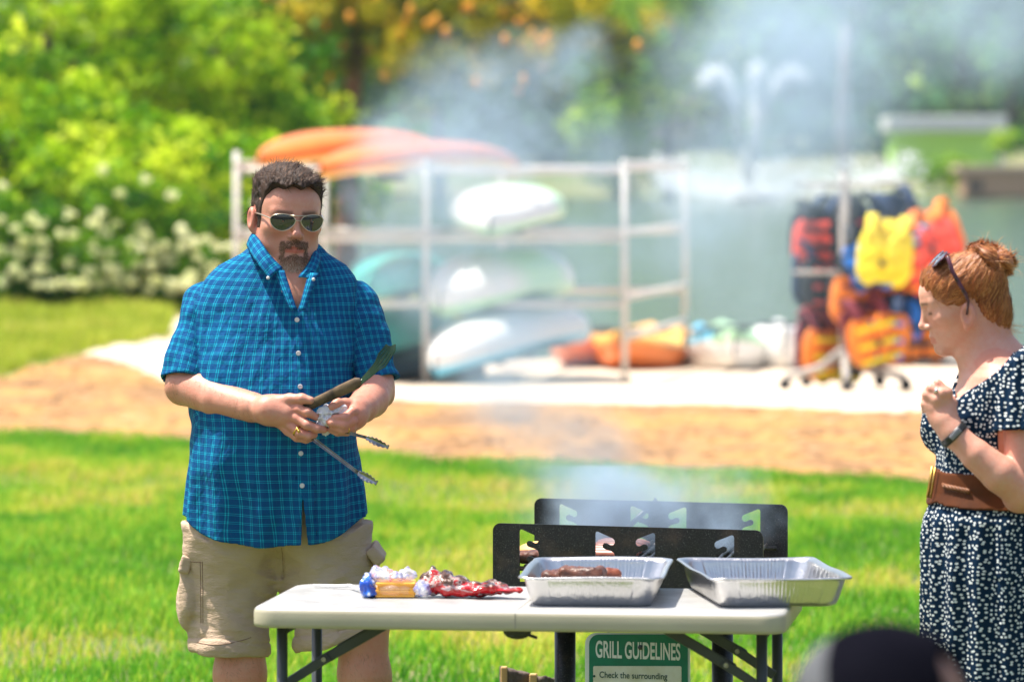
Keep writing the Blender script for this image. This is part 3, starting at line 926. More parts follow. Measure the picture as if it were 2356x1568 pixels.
# ---- shoes
shoem = simple('brown leather', (.10, .06, .04), rough=.6)
for s, kx in ((-1, 548), (1, 872)):
    x = M(kx, 1550)[0]
    def f(P):
        d = chain(P, [(x, .07, .045), (x + s * .01, -.05, .040), (x + s * .025, -.14, .035)], [.046, .045, .042])
        return np.maximum(smin(d, ell(P, (x, .045, .075), (.05, .06, .045)), .02), .002 - P[:, 2])
    V_, F_ = sdf_mesh(f, (x - .1, -.22, -.01), (x + .12, .15, .14), .005)
    mesh('shoe', V_, F_, shoem, man, False)
# ring on the viewer's left hand
def ring(c, nrm, r, m, parent, name='ring', tr=.0024, stone=None):
    mb = MB(); n = Vector(nrm).normalized(); u = n.orthogonal().normalized(); w = n.cross(u)
    mb.tube([Vector(c) + (u * math.cos(a) + w * math.sin(a)) * r for a in [i * 2 * PI / 24 for i in range(25)]], tr, 8, False)
    if stone: mb.ball(stone, .0048, 8, 6)
    mb.build(name, m, parent, False, smooth=True)
goldr = simple('gold ring', (.85, .55, .12), (.7, .42, .08), rough=.22, metal=1)
a = Vector(M3(350, 880, -.276)); b_ = Vector(M3(430, 950, -.290))
ring(a.lerp(b_, .72), b_ - a, .0122, goldr, man, 'ring', .0026, a.lerp(b_, .72) + Vector((.004, -.013, .001)))
a = Vector(M3(930, 895, -.280)); b_ = Vector(M3(840, 915, -.292))
ring(a.lerp(b_, .4), b_ - a, .0112, goldr, man, 'ring', .0016)

# ---- spatula, tongs, napkin (held, so things of their own; world coordinates)
def WM(zx, zy, y): return Vector(M3(zx, zy, y)) + MO
wornwood = simple('greasy worn wood', (.17, .115, .065), (.035, .027, .02), scale=26, rough=.65, spec=.2, bmp=.5, bscale=40, sc3=(1, 1, 1))
steel = simple('scratched steel', (.42, .42, .43), (.22, .21, .20), scale=40, rough=.24, metal=1, bmp=.2, bscale=120)
darksteel = simple('sooty dark steel', (.10, .11, .10), (.03, .035, .03), scale=60, rough=.28, metal=.9)
sp0, sp1 = WM(430, 720, -.272), WM(1035, 435, -.330)
spat = empty('spatula', sp0, 'slotted grill spatula with grey worn wooden handle held by the man', 'spatula')
d = (sp1 - sp0).normalized(); mb = MB()
upv = Vector((0, -1, 0)); sidev = d.cross(upv).normalized(); upv = sidev.cross(d)
L = (sp1 - sp0).length
mb.grid(lambda u, v: sp0 + d * (L * v) + (sidev * math.cos(u * 2 * PI) * (.0135 - .001 * math.sin(v * 6)) + upv * math.sin(u * 2 * PI) * .009) * (.55 + .45 * min(1, v * 12, (1 - v) * 16)), 16, 30, True)
mb.build('handle', wornwood, spat, smooth=True)
mb = MB(); mb.tube([sp1 - d * .02 + sidev * .004, sp1 + d * .012, sp1 + Vector((.006, 0, .008))], [.006, .005, .004], 8)
mb.build('ferrule', darksteel, spat, smooth=True)
# blade: a thin slotted plate turned nearly edge-on
q0, q1 = WM(1030, 445, -.335), WM(1350, 70, -.40)
bd = (q1 - q0); bl = bd.length; bd.normalize()
bs = Vector((-.20, -.93, -.28)); bs = (bs - bd * bs.dot(bd)).normalized(); bs2 = Vector((.72, -.30, -.62)); bs2 = (bs2 - bd * bs2.dot(bd)).normalized()
bside = (bs * .75 + bs2 * .62).normalized()
bn = bd.cross(bside)
V_ = []; F_ = []; nu, nv = 17, 24
for j in range(nv + 1):
    v = j / nv; hw = np.interp(v, [0, .45, .62, .98, 1], [.009, .018, .031, .024, .008])
    for i in range(nu + 1):
        u = i / nu * 2 - 1
        vv = v + (.13 * (1 - u) / 2) * v
        V_.append(q0 + bd * bl * (v * .94 + (.10 * (u)) * v * v) + bside * u * hw + bn * (.006 * math.sin(v * PI)))
for j in range(nv):
    for i in range(nu):
        v = (j + .5) / nv
        if i % 4 == 2 and .25 < v < .86: continue
        n = nu + 1; F_.append((j * n + i, j * n + i + 1, (j + 1) * n + i + 1, (j + 1) * n + i))
blm, nt, nd, lk, b = newmat('greasy steel blade')
lk.new(ramp(nt, noise(nt, 55, 5, .7), [(.35, (.012, .035, .012)), (.55, (.035, .075, .022)), (.72, (.06, .03, .012))]), b.inputs['Base Color'])
b.inputs['Metallic'].default_value = .85; b.inputs['Roughness'].default_value = .22
o = mesh('blade', V_, F_, blm, spat, smooth=False); solidify(o, .0016)
tong = empty('tongs', WM(300, 880, -.26), 'steel tongs hanging open with scalloped tips in the man\'s hand', 'tongs')
def tong_arm(a, b, tip, w):
    d = (b - a).normalized(); s = d.cross(Vector((0, -1, 0))).normalized(); n = s.cross(d)
    mb = MB(); L = (b - a).length
    def f(u, v):
        ww = w * (1.15 - .35 * v)
        x = (u - .5) * 2
        return a + d * L * v + s * x * ww + n * (.0045 * (x * x) - .002)
    mb.grid(f, 8, 14)
    o = mb.build('arm', steel, tong, smooth=True); solidify(o, .0012)
    d2 = (tip - b).normalized(); L2 = (tip - b).length; s2 = d2.cross(Vector((0, -1, 0))).normalized(); n2 = s2.cross(d2)
    mb = MB()
    def g(u, v):
        x = (u - .5) * 2; ww = w * (1 + 1.0 * math.sin(min(v * 1.25, 1) * PI * .9)) * (1 if v < .85 else .8) + .0014 * math.sin(v * 34)
        return b + d2 * L2 * v + s2 * x * ww + n2 * (.006 * x * x * math.sin(v * PI))
    mb.grid(g, 8, 22)
    o = mb.build('tip', steel, o, smooth=True); solidify(o, .0012)
tong_arm(WM(330, 790, -.262), WM(1080, 990, -.292), WM(1302, 1086, -.300), .0042)
tong_arm(WM(330, 830, -.262), WM(1000, 1335, -.312), WM(1188, 1438, -.325), .0050)
mb = MB(); mb.tube([WM(290, 795, -.262), WM(345, 820, -.262)], .007, 10); mb.build('hinge', steel, tong, smooth=True)
napm = simple('white paper', (.72, .70, .72), (.62, .60, .64), rough=.8, bmp=.3)
def nap(P):
    P = P.astype(np.float32)
    c1 = M3(690, 790, -.282); c2 = M3(820, 730, -.276); c3 = M3(660, 850, -.272); c4 = M3(680, 920, -.262)
    d = smin(ell(P, c1, (.024, .014, .028)), ell(P, c2, (.024, .013, .018)), .01)
    d = smin(d, ell(P, c3, (.016, .010, .024)), .01); d = smin(d, ell(P, c4, (.014, .008, .012)), .01)
    a = np.abs(vnoise(P, 70, 40)); b = np.abs(vnoise(P, 130, 41))
    return d + .012 * (a - .35) + .006 * (b - .3)
c = M3(740, 800, -.28)
V_, F_ = sdf_mesh(nap, (c[0] - .07, -.32, c[2] - .07), (c[0] + .07, -.22, c[2] + .07), .0017)
nap_o = mesh('napkin', V_ , F_, napm, None, smooth=False)
nap_o.location = MO
tag(nap_o, 'crumpled white paper napkin squeezed in the man\'s fingers', 'napkin')
# ------------------------------------------------------------ the woman at the right
WY = 11.0
WO = Vector((W(2290, 0, WY).x, WY, 0))
def G(px, py, y=0.0): return tuple(W(px, py, WY + y) - WO)
def G6(zx, zy, y): return G((2260 + zx / 3.563) / 1.0866, (860 + zy / 3.563) / 1.0866, y)
wskin = skin_mat('woman skin', (.66, .37, .27), (.60, .17, .12))
wom = empty('person', WO, 'red-haired woman in navy polka dot dress with brown belt looking down', 'person')
WH = Matrix.Translation(G(2212, 690, -.01)) @ Matrix.Rotation(math.radians(-90), 4, 'Z') @ Matrix.Rotation(math.radians(3), 4, 'Y') @ Matrix.Rotation(math.radians(17), 4, 'X') @ Matrix.Diagonal((.98, .97, .98, 1))
WHi = np.array(WH.inverted(), dtype=np.float32)
def to_wh(P): return P @ WHi[:3, :3].T + WHi[:3, 3]
wz = lambda *py: np.array([G(0, p, 0)[2] for p in py][::-1])
ZW = wz(800, 830, 860, 900, 950, 1000, 1050, 1080, 1130, 1190, 1300, 1450, 1568, 1700)
def wx(*px): return np.array([G(p, 0, 0)[0] for p in px][::-1])
FXW = wx(2240, 2222, 2205, 2190, 2176, 2166, 2160, 2156, 2148, 2127, 2122, 2124, 2124, 2118)
BXW = wx(2345, 2375, 2400, 2422, 2435, 2432, 2415, 2408, 2408, 2440, 2465, 2475, 2480, 2490)
YW = np.array([.085, .145, .175, .182, .175, .165, .150, .142, .145, .175, .19, .195, .20, .21])[::-1]
def dress_col(P, off=0.0):
    d = col_sdf(P, ZW, (BXW - FXW) / 2 + off, YW + off, YW + off, (BXW + FXW) / 2, 2.2)
    return smax(d, P[:, 2] - G(0, 792, 0)[2] - off + .25 * np.maximum(P[:, 0] - .06, 0) + .30 * np.maximum(np.abs(P[:, 1]) - .09, 0), .04)
def bust(P, off=0.0):
    a = ell(P, G(2172, 978, .075), (.055 + off, .075, .072 + off)); b = ell(P, G(2214, 966, -.085), (.066 + off, .07 + off, .072 + off))
    return smin(a, b, .015)
WF = Field()
WF.add(tuple(WH @ Vector((0, 0, 0))), .17, lambda P: head_field(to_wh(P), False), .02)
WF.cap(tuple(WH @ Vector((0, .045, -.045))), G(2268, 812, -.0), .050, .056, .03)
WF.cap(G(2268, 812, 0), G(2300, 850, 0), .056, .075, .05)
def wtrunk(P): return smin(dress_col(P, -.008) , bust(P, -.010), .02)
WF.add(G(2300, 1060, 0), .55, lambda P: np.where(P[:, 2] > .86, wtrunk(P), .3), .035)
SH, EL, WR = G(2372, 868, -.165), G(2352, 1128, -.205), G(2192, 996, -.215)
WF.cap(SH, EL, .054, .046, .03)
WF.chain([EL, G(2300, 1090, -.225), G(2245, 1045, -.225), WR], [.043, .042, .035, .0265], .005)
WF.ell(G(2342, 1150, -.19), (.030, .03, .026), k=.02)
# hand, loosely closed, back towards the camera
WF.ell(G6(320, 560, -.205), (.036, .019, .050), rot('Y', -14), k=.02)
WF.chain([WR, G6(360, 680, -.21)], [.0275, .027], .02)
finger(WF, [G6(360, 500, -.21), G6(385, 430, -.214), G6(300, 352, -.206), G6(255, 385, -.185), G6(300, 440, -.170)], [.0135, .0118, .0102, .0095, .0082], .005)
finger(WF, [G6(330, 520, -.212), G6(330, 440, -.218), G6(238, 395, -.208), G6(215, 450, -.188), G6(270, 490, -.175)], [.0130, .0118, .0105, .0095, .0085], .005)
finger(WF, [G6(300, 570, -.212), G6(290, 495, -.218), G6(200, 450, -.206), G6(190, 500, -.188), G6(250, 530, -.178)], [.0125, .0112, .0100, .0092, .0082], .005)
finger(WF, [G6(275, 620, -.208), G6(255, 570, -.210), G6(182, 535, -.200), G6(190, 580, -.186), G6(240, 590, -.178)], [.0115, .0100, .0090, .0085, .0078], .005)
finger(WF, [G6(390, 640, -.200), G6(420, 520, -.185), G6(370, 430, -.175), G6(320, 400, -.170)], [.0150, .0130, .0110, .0090], .008)
# far arm, hanging
SH2, EL2, WR2 = G(2345, 880, .165), G(2372, 1140, .185), G(2300, 1330, .16)
WF.cap(SH2, EL2, .050, .042, .03); WF.cap(EL2, WR2, .042, .026, .02)
WF.ell(G(2290, 1375, .155), (.03, .02, .05), k=.02)
for i in range(4):
    finger(WF, [G(2282 + i * 7, 1410, .150 + i * .004), G(2278 + i * 8, 1440, .148 + i * .004), G(2282 + i * 8, 1468, .150 + i * .004)], [.009, .008, .007], .004)
for s in (-1, 1):
    WF.chain([(.02, s * .09, .78), (.0, s * .085, .45), (.02, s * .08, .09)], [.085, .05, .034], .03)
    WF.cap((.02, s * .08, .04), (-.12, s * .09, .03), .032, .028, .02)
Vw, Fw = sdf_mesh(WF, (-.25, -.32, 0.0), (.26, .32, 1.56), .0027)
Vw = smooth_verts(Vw, Fw, 1, .4)
Qw = to_wh(Vw); isH = Vw[:, 2] > 1.27
ax = np.abs(Qw[:, 0])
lip = (1 - sstep(ax, .018, .025)) * sstep(-Qw[:, 2], .0590, .0620) * (1 - sstep(-Qw[:, 2], .0770, .0800)) * (Qw[:, 1] < -.075)
cheek = np.exp(-(((ax - .045) / .022) ** 2 + ((Qw[:, 2] + .03) / .025) ** 2)) * (Qw[:, 1] < -.02) * .35
red = np.where(isH, np.clip(lip * .7 + cheek + ((ax > .070) & (Qw[:, 1] > -.02)) * .35, 0, 1), .10 + .10 * vnoise(Vw, 18, 3))
for c in [G6(390, 440, -.21), G6(330, 440, -.21), G6(240, 395, -.21), G6(295, 350, -.21)]:
    red = red + .35 * np.exp(-(ln(Vw - A3(*c)) / .012) ** 2)
brow = np.exp(-((Qw[:, 2] - .020) / .004) ** 2) * sstep(ax, .010, .016) * (1 - sstep(ax, .040, .048)) * (Qw[:, 1] < -.05) * isH * .65
lash = np.exp(-((Qw[:, 2] + .005) / .0036) ** 2) * sstep(ax, .018, .022) * (1 - sstep(ax, .043, .046)) * (Qw[:, 1] < -.070) * isH * .95
tonew = np.stack([np.clip(red, 0, 1), np.clip(brow + lash, 0, 1), np.zeros(len(Vw))], -1)
WVN = vert_normals(Vw, Fw)
# dress
def prism(P, poly, y0, y1):
    """inside of an x-z polygon (convex, clockwise or not) between two y"""
    c = np.mean(poly, 0); d = np.maximum(y0 - P[:, 1], P[:, 1] - y1)
    for i in range(len(poly)):
        a, b_ = np.array(poly[i]), np.array(poly[(i + 1) % len(poly)])
        n = np.array([-(b_ - a)[1], (b_ - a)[0]]); n /= np.linalg.norm(n) + 1e-9
        if (c - a) @ n > 0: n = -n
        d = np.maximum(d, (P[:, 0] - a[0]) * n[0] + (P[:, 2] - a[1]) * n[1])
    return d
def xz(px, py): p = G(px, py, 0); return (p[0], p[2])
def dress_solid(P):
    d = dress_col(P)
    th = np.arctan2(P[:, 1], P[:, 0])
    z = P[:, 2]
    skirt = sstep(-z, -G(0, 1160)[2], -G(0, 1250)[2])
    f = (.0020 + .0065 * skirt) * np.sin(th * 17 + 3 * vnoise(P, (2, 2, 2), 50)) + .004 * vnoise(P, (18, 18, 3), 51) * skirt
    f = f + .0035 * vnoise(P, (34, 34, 9), 52) * sstep(z, G(0, 1075)[2], G(0, 1040)[2]) + .004 * vnoise(P, (16, 16, 12), 53)
    d = d + f
    d = smin(d, bust(P) + .003 * vnoise(P, (30, 30, 40), 54) + .0025 * vnoise(P, (20, 20, 60), 55), .02)
    # flutter sleeves
    for a, b_ in ((SH, EL), (SH2, EL2)):
        a_ = A3(*a); n = (A3(*b_) - a_) / ln(A3(*b_) - a_)
        sl = cap(P, tuple(a_ - n * .02), tuple(a_ + n * .16), .066, .078) + .005 * np.sin(np.arctan2(P[:, 1] - a[1], P[:, 0] - a[0]) * 12)
        t = (P - a_) @ n - .125 + .010 * vnoise(P, 14, 56)
        d = smin(d, np.maximum(sl, t), .02)
    return d
def dress(P):
    d = dress_solid(P)
    z = P[:, 2]
    inn = np.maximum(d + .006, z - .80)
    for a, b_ in ((SH, EL), (SH2, EL2)):
        a_ = A3(*a); n = (A3(*b_) - a_) / ln(A3(*b_) - a_); t = (P - a_) @ n
        inn = np.minimum(inn, np.maximum(cap(P, tuple(a_), tuple(a_ + n * .2), .060, .072), -t + .07))
    d = np.maximum(d, -inn)
    d = np.maximum(d, .30 - z)
    d = smax(d, -cap(P, tuple(WH @ Vector((0, .045, -.045))), G(2280, 800, 0), .060, .066), .004)
    v = prism(P, [xz(2226, 780), xz(2352, 760), xz(2345, 796), xz(2276, 848), xz(2203, 912), xz(2180, 925)], -.30, .048)
    v = np.maximum(v, -(P[:, 0] - G(2186, 900)[0]) - .35 * (P[:, 2] - G(0, 900)[2]))
    return np.maximum(d, -v).astype(np.float32)
Vd, Fd = sdf_mesh(dress, (-.21, -.29, .28), (.25, .29, 1.40), .0036)
Vd = smooth_verts(Vd, Fd, 1, .3)
th = np.arctan2(Vd[:, 1], -(Vd[:, 0] - .03))
uvd = np.stack([th * .165, Vd[:, 2]], -1) + np.stack([.004 * vnoise(Vd, 14, 60), .004 * vnoise(Vd, 14, 61)], -1)
dotm, nt, nd, lk, b = newmat('navy polka dot crepe')
uvn = N(nt, 'ShaderNodeUVMap', uv_map='UVMap')
vo = N(nt, 'ShaderNodeTexVoronoi', voronoi_dimensions='2D', feature='F1'); vo.inputs['Scale'].default_value = 96; vo.inputs['Randomness'].default_value = .78
lk.new(uvn.outputs[0], vo.inputs['Vector'])
mr = N(nt, 'ShaderNodeMapRange'); mr.inputs['From Min'].default_value = .27; mr.inputs['From Max'].default_value = .21
lk.new(vo.outputs['Distance'], mr.inputs['Value'])
lk.new(mixc(nt, mr.outputs[0], (.002, .016, .042), (.66, .70, .70)), b.inputs['Base Color'])
b.inputs['Roughness'].default_value = .9; b.inputs['Specular IOR Level'].default_value = .1
bump(nt, b, noise(nt, 45, 4, .6, sc3=(1, 1, .4)), .6, .004)
dress_o = mesh('dress', Vd, Fd, dotm, wom, False, uv=uvd)
def in_v(P): return prism(P, [xz(2226, 780), xz(2352, 760), xz(2345, 796), xz(2276, 848), xz(2203, 912), xz(2180, 925)], -.30, .06) < .004
ua = np.zeros(len(Vw), bool)
for a, b_ in ((SH, EL), (SH2, EL2)):
    a_ = A3(*a); n = (A3(*b_) - a_) / ln(A3(*b_) - a_)
    ua |= (cap(Vw, a, b_, .062, .05) < .004) & ((Vw - a_) @ n < .115)
mk = ((wtrunk(Vw) < .012) | ua) & (Vw[:, 2] < 1.40) & ~in_v(Vw) & (Vw[:, 2] > .80) & (cap(Vw, tuple(WH @ Vector((0, .045, -.045))), G(2280, 800, 0), .060, .066) > 0)
Vw2 = tuck(Vw, dress_solid, mk, .006)
wbody = mesh('body', Vw2, Fw, wskin, wom, False, attr={'tone': tonew})
# belt
leather = simple('brown leather belt', (.12, .036, .011), (.07, .022, .008), scale=14, rough=.6, bmp=.3, bscale=30, spec=.12)
def belt(P):
    d = np.abs(dress_col(P, .006)) - .004
    z = P[:, 2]
    zc = G(0, 1115)[2] - .10 * (P[:, 0] - G(2150, 0)[0]) * .6
    hw = .039 + .006 * vnoise(P, 20, 70)
    return np.maximum(d, np.abs(z - zc) - hw)
Vb, Fb = sdf_mesh(belt, (-.20, -.24, .95), (.20, .24, 1.12), .0034)
belt_o = mesh('belt', Vb, Fb, leather, wom, False)
braidm = simple('braided leather', (.22, .08, .025), (.15, .05, .015), scale=40, rough=.5)
mb = MB()
def belt_pt(px, py, off=.012):
    x, _, z = G(px, py, -.12)
    y = front_y(lambda P: dress_col(P, off), x, z, -.30, .1); return Vector((x, y, z))
for k in range(3):
    mb.tube([belt_pt(2171 + i * 2.1, 1118 + i * .35 + 3.4 * math.sin(i * .55 + k * 2.09), .012 + .003 * math.cos(i * .55 + k * 2.09)) for i in range(28)], .0032, 6)
mb.build('braid', braidm, belt_o, False, smooth=True)
mb = MB(); p0, p1 = G(2155, 1072, -.03), G(2144, 1143, -.03)
mb.tube([Vector(p0) + Vector((-.010, 0, 0)), Vector(p1) + Vector((-.010, 0, 0))], .004, 8)
mb.tube([Vector(p0) + Vector((-.006, -.03, 0)), Vector(p1) + Vector((-.006, -.03, 0))], .003, 8)
mb.build('buckle', simple('brass buckle', (.55, .36, .10), (.40, .24, .06), rough=.45, metal=1), belt_o, False, smooth=True)
# wrist band
wd = (A3(*G6(620, 940, -.218)) - A3(*G6(320, 640, -.215))); wd /= ln(wd)
wc = G6(440, 800, -.216)
mb = MB(); u = Vector(wd).orthogonal().normalized(); w_ = Vector(wd).cross(u)
mb.grid(lambda a, v: Vector(wc) + Vector(wd) * ((v - .5) * .017) + (u * math.cos(a * 2 * PI) + w_ * math.sin(a * 2 * PI)) * (.0315 + .0008 * math.sin(v * PI)), 32, 4, True)
bo = mb.build('wristband', blackp, wom, False, smooth=True); solidify(bo, .003, 1)
mb = MB(); fr = Vector((0.05, -1, 0.05)); fr = (fr - Vector(wd) * fr.dot(Vector(wd))).normalized(); sdv = Vector(wd).cross(fr)
mb.box((0, 0, 0), (.013, .030, .004), Matrix((Vector(wd), sdv, fr)).transposed(), .002)
mb.V = [tuple(Vector(v) + Vector(wc) + fr * .0335) for v in mb.V]
greyp = simple('grey screen', (.22, .21, .23), (.16, .16, .17), rough=.3)
mb.build('screen', greyp, bo, False, smooth=True)
silver = simple('silver', (.8, .8, .8), rough=.2, metal=1)
a = Vector(G6(330, 440, -.218)); b_ = Vector(G6(238, 395, -.208))
ring(a.lerp(b_, .45), b_ - a, .0112, silver, wom, 'ring', .0015, a.lerp(b_, .45) + Vector((-.002, -.0125, .002)))
pearl = simple('pearl', (.8, .78, .74), rough=.15)
mb = MB(); mb.ball(tuple(WH @ Vector((-.083, .000, -.052))), .0045); 
mb.build('earring', pearl, wom, False, smooth=True)
# hair drawn back to a bun
wh_m = hair_mat('red blonde hair', (.12, .032, .010), (.42, .135, .040), (.80, .40, .15), .45)
BUNC = A3(0, .092, .068)
def w_mask(Q):
    y, z = Q[:, 1], Q[:, 2]
    zl = np.interp(y, [-.12, -.085, -.072, -.058, -.035, -.020, -.005, .022, .034, .06, .085, .13],
                      [.063, .058, .037, .014, .000, -.006, -.006, .000, -.045, -.088, -.108, -.112])
    return z - zl
def bun_d(Q):
    q = Q - BUNC
    R = rot('X', -38)
    q = q @ R
    rr = np.sqrt(q[:, 0] ** 2 + q[:, 1] ** 2); a = np.arctan2(q[:, 1], q[:, 0])
    d = np.sqrt((rr - .030) ** 2 + (q[:, 2] - .008) ** 2) - .025
    d = smin(d, ell(q, (0, 0, .010), (.03, .03, .024)), .004)
    tw = .0045 * np.sin(a * 5 + q[:, 2] * 150 + rr * 110)
    return d + tw + .004 * vnoise(Q, 55, 80)
def w_hair(P):
    Q = to_wh(P)
    d = smin(head_field(Q, False), cap(P, tuple(WH @ Vector((0, .045, -.045))), G(2268, 812, -.0), .050, .056), .03)
    hm = w_mask(Q)
    th = .007 + .002 * sstep(Q[:, 2], .0, .08) + .003 * sstep(Q[:, 1], .02, .09)
    hm = hm + .004 * vnoise(Q, 70, 85)
    th = th * (.05 + .95 * sstep(hm, .0, .045)) * sstep(hm, -.001, .004)
    th = th - .006 * np.exp(-(np.maximum(bun_d(Q), 0) / .010) ** 2) - .006 * (1 - sstep(hm, -.003, .004))
    v = Q - BUNC; L = ln(v) + 1e-6
    az = np.arctan2(v[:, 0], v[:, 2] * .6 - v[:, 1] * .8)
    lk_ = .0016 * np.sin(az * 34 + 3 * vnoise(Q, 26, 81)) + .0010 * np.sin(az * 71 + 2 * vnoise(Q, 40, 82)) + .0022 * vnoise(Q, 32, 83)
    A = np.abs(Q) * A3(1, 0, 0) + Q * A3(0, 1, 1)
    d = smax(d - th + lk_ * sstep(hm, .0, .012), -ell(A, (.087, -.001, -.030), (.013, .0215, .036)), .004)
    return smin(d, bun_d(Q), .002)
c = WH @ Vector((0, .02, .02))
Vh, Fh = sdf_mesh(w_hair, (c[0] - .16, -.13, c[2] - .16), (c[0] + .17, .12, c[2] + .18), .0024)
Qh = to_wh(Vh)
wbase = mesh('hair', Vh, Fh, wh_m, wom, False, attr={'tone': np.clip(.30 + .3 * vnoise(Vh, 60, 9) - .5 * np.exp(-(np.abs(bun_d(to_wh(Vh)) - .004) / .006) ** 2), 0, 1)})  # tone darkened around the bun: groove shade put into the hair colour
vn = vert_normals(Vh, Fh)
Rh = np.array(WH.to_3x3().normalized(), dtype=np.float32)
onb = bun_d(Qh) < .004
sel = np.nonzero((w_mask(Qh) > .004) & ~onb)[0]; sel = rng.choice(sel, 7000)
tgt = (A3(*(WH @ Vector(tuple(map(float, BUNC))))))
dr = tgt - Vh[sel]; dr /= ln(dr)[:, None]
so = strands('hair_strands', Vh[sel] + vn[sel] * .0003, dr, vn[sel], .034, .0013, 6, wh_m, wbase, curl=.0016, curlf=.7, lift=.0012, jit=.07, tone=np.clip(rng.normal(.5, .27, 7000), 0, 1))
sel = np.nonzero(onb)[0]; sel = rng.choice(sel, 3200)
q = Qh[sel] - BUNC; ax_ = rot('X', -38) @ A3(0, 0, 1)
dr = np.cross(np.broadcast_to(ax_, q.shape), q) @ Rh.T
dr /= ln(dr)[:, None] + 1e-6
strands('bun', Vh[sel] + vn[sel] * .0003, dr, vn[sel], .018, .0013, 6, wh_m, wbase, curl=.0014, curlf=.6, lift=.0003, jit=.10, tone=np.clip(rng.normal(.52, .28, 3200), 0, 1))
# flyaway hairs at the nape, crown and bun
sel = np.nonzero((w_mask(Qh) > 0) & (w_mask(Qh) < .02) & (Qh[:, 1] > .05) | onb & (rng.uniform(0, 1, len(Vh)) < .1))[0]; sel = rng.choice(sel, 260)
dr = rng.normal(0, 1, (260, 3)) + vn[sel] * 1.5 + A3(.5, 0, -.3)
dr /= ln(dr)[:, None]
fv = Vh[sel]; n2 = np.cross(dr, rng.normal(0, 1, (260, 3))); n2 /= ln(n2)[:, None]
strands('flyaway_hair', fv, dr, n2, .035, .0006, 7, wh_m, wbase, curl=.008, curlf=.6, lift=.006, jit=.1, tone=np.full(260, .9))
for o in wbase.children: o.matrix_basis = Matrix.Identity(4)
# sunglasses pushed up on the hair
wgl = empty('sunglasses', (0, 0, 0), None, None); wgl.parent = wom
tort = simple('dark tortoise plastic', (.03, .012, .012), (.10, .02, .05), scale=60, rough=.25)
def zq5(zx, zy, y): return G((2260 + zx / 4.613) / 1.0866, (580 + zy / 4.613) / 1.0866, y)
for y, nm in ((-.097, 0), (.085, 1)):
    mb = MB(); mb.bar(zq5(505, 290, y), zq5(545, 430, y), .0045, .0095); 
    mb.tube([zq5(500, 275, y), zq5(560, 460, y * 1.02), zq5(640, 600, y * 1.05), zq5(710, 715, y * 1.03), zq5(742, 800, y * .98), zq5(722, 950, y * .92)], [.0045, .0050, .0048, .0042, .0032, .0024], 8)
    mb.build('temple', tort, wgl, False, smooth=True)
for y0, y1 in ((-.083, -.012), (.006, .074)):
    mb = MB(); a, b_ = Vector(zq5(350, 435, 0)), Vector(zq5(508, 268, 0)); dd = (b_ - a)
    nrm = dd.cross(Vector((0, 1, 0))).normalized(); a += Vector((-.008, 0, .008)); nrm = nrm if nrm.z > 0 else -nrm
    def f(u, v):
        an = u * 2 * PI
        return a + dd * (.5 + .5 * math.sin(an) * v) + Vector((0, (y0 + y1) / 2 + (y1 - y0) / 2 * math.cos(an) * v, 0)) + nrm * (.004 * (1 - v * v))
    mb.grid(f, 28, 4, True); mb.build('lens', lensm, wgl, False, smooth=True)
    mb = MB(); mb.tube([f(i / 30, 1.0) for i in range(31)], .0024, 7, False); mb.build('rim', tort, wgl, False, smooth=True)
mb = MB(); mb.tube([Vector(zq5(500, 262, -.015)), Vector(zq5(520, 250, -.003)), Vector(zq5(500, 262, .008))], .0022, 6); mb.build('bridge', tort, wgl, False, smooth=True)
# ------------------------------------------------------------ terrain, shore, lake
def px_x(x, Y): return 1178 + x / Y * FPX
def gz(x, Y):
    """height of the land"""
    z = -.17 * sstep(np.asarray(Y, float), 31, 41) - .36 * sstep(np.asarray(Y, float), 42.5, 50.5)
    left = sstep(-(x + (Y - 40) * .02), 1.9, 3.3)
    z = z + left * (.30 * sstep(np.asarray(Y, float), 31, 40) + .45 * sstep(np.asarray(Y, float), 40, 52))
    z = z + .42 * sstep(np.asarray(Y, float), 50.5, 54) * sstep(-x, .5, 1.6)
    return z + .012 * np.sin(x * 2.1 + Y * .7) * np.cos(Y * 1.3) 
def region(x, Y):
    P = 1178 + x / Y * FPX
    wob = .5 * np.sin(x * 1.7) + .3 * np.sin(x * 4.1 + 1) + .2 * np.sin(x * 9 + 2)
    lawn = np.interp(P, [-400, 0, 420, 860, 1200, 2120, 2800], [28.8, 28.8, 28.6, 27.2, 26.4, 25.2, 24.2]) + .35 * wob
    sand = np.interp(P, [-600, 60, 200, 420, 900, 1400, 2100, 2800], [42, 40.5, 37.6, 35.4, 34.2, 33.2, 32.2, 31.5]) + .3 * wob
    bank = np.interp(P, [-600, 0, 180, 300, 390, 470, 2800], [34.6, 35.0, 37.5, 39.4, 41.5, 60, 60]) + .2 * wob
    return np.where(Y < lawn, 0, np.where((Y > bank) | (Y > 51.5), 3, np.where(Y < sand, 1, 2)))
ys = np.concatenate([np.arange(2, 24, .5), np.arange(24, 52, .14), np.arange(52, 90, 2.)])
xs = np.concatenate([np.arange(-45, -8, 1.5), np.arange(-8, 8, .14), np.arange(8, 46, 1.5)])
XX, YY = np.meshgrid(xs, ys); ZZ = gz(XX, YY)
right = YY > 52
ZZ = np.where((right & (XX > -.4)) | (YY > 68), -1.2, ZZ)
GV = np.stack([XX, YY, ZZ], -1).reshape(-1, 3); nx, ny = len(xs), len(ys)
ii = (np.arange(ny - 1)[:, None] * nx + np.arange(nx - 1)[None, :]).reshape(-1)
GF = np.stack([ii, ii + 1, ii + 1 + nx, ii + nx], -1)
cc = GV[GF].mean(1); reg = region(cc[:, 0], cc[:, 1])
def terrain(name, k, m):
    f = GF[reg == k]; u, inv = np.unique(f, return_inverse=True)
    o = mesh(name, GV[u], inv.reshape(f.shape), m, None); return tag(o, kind='structure')
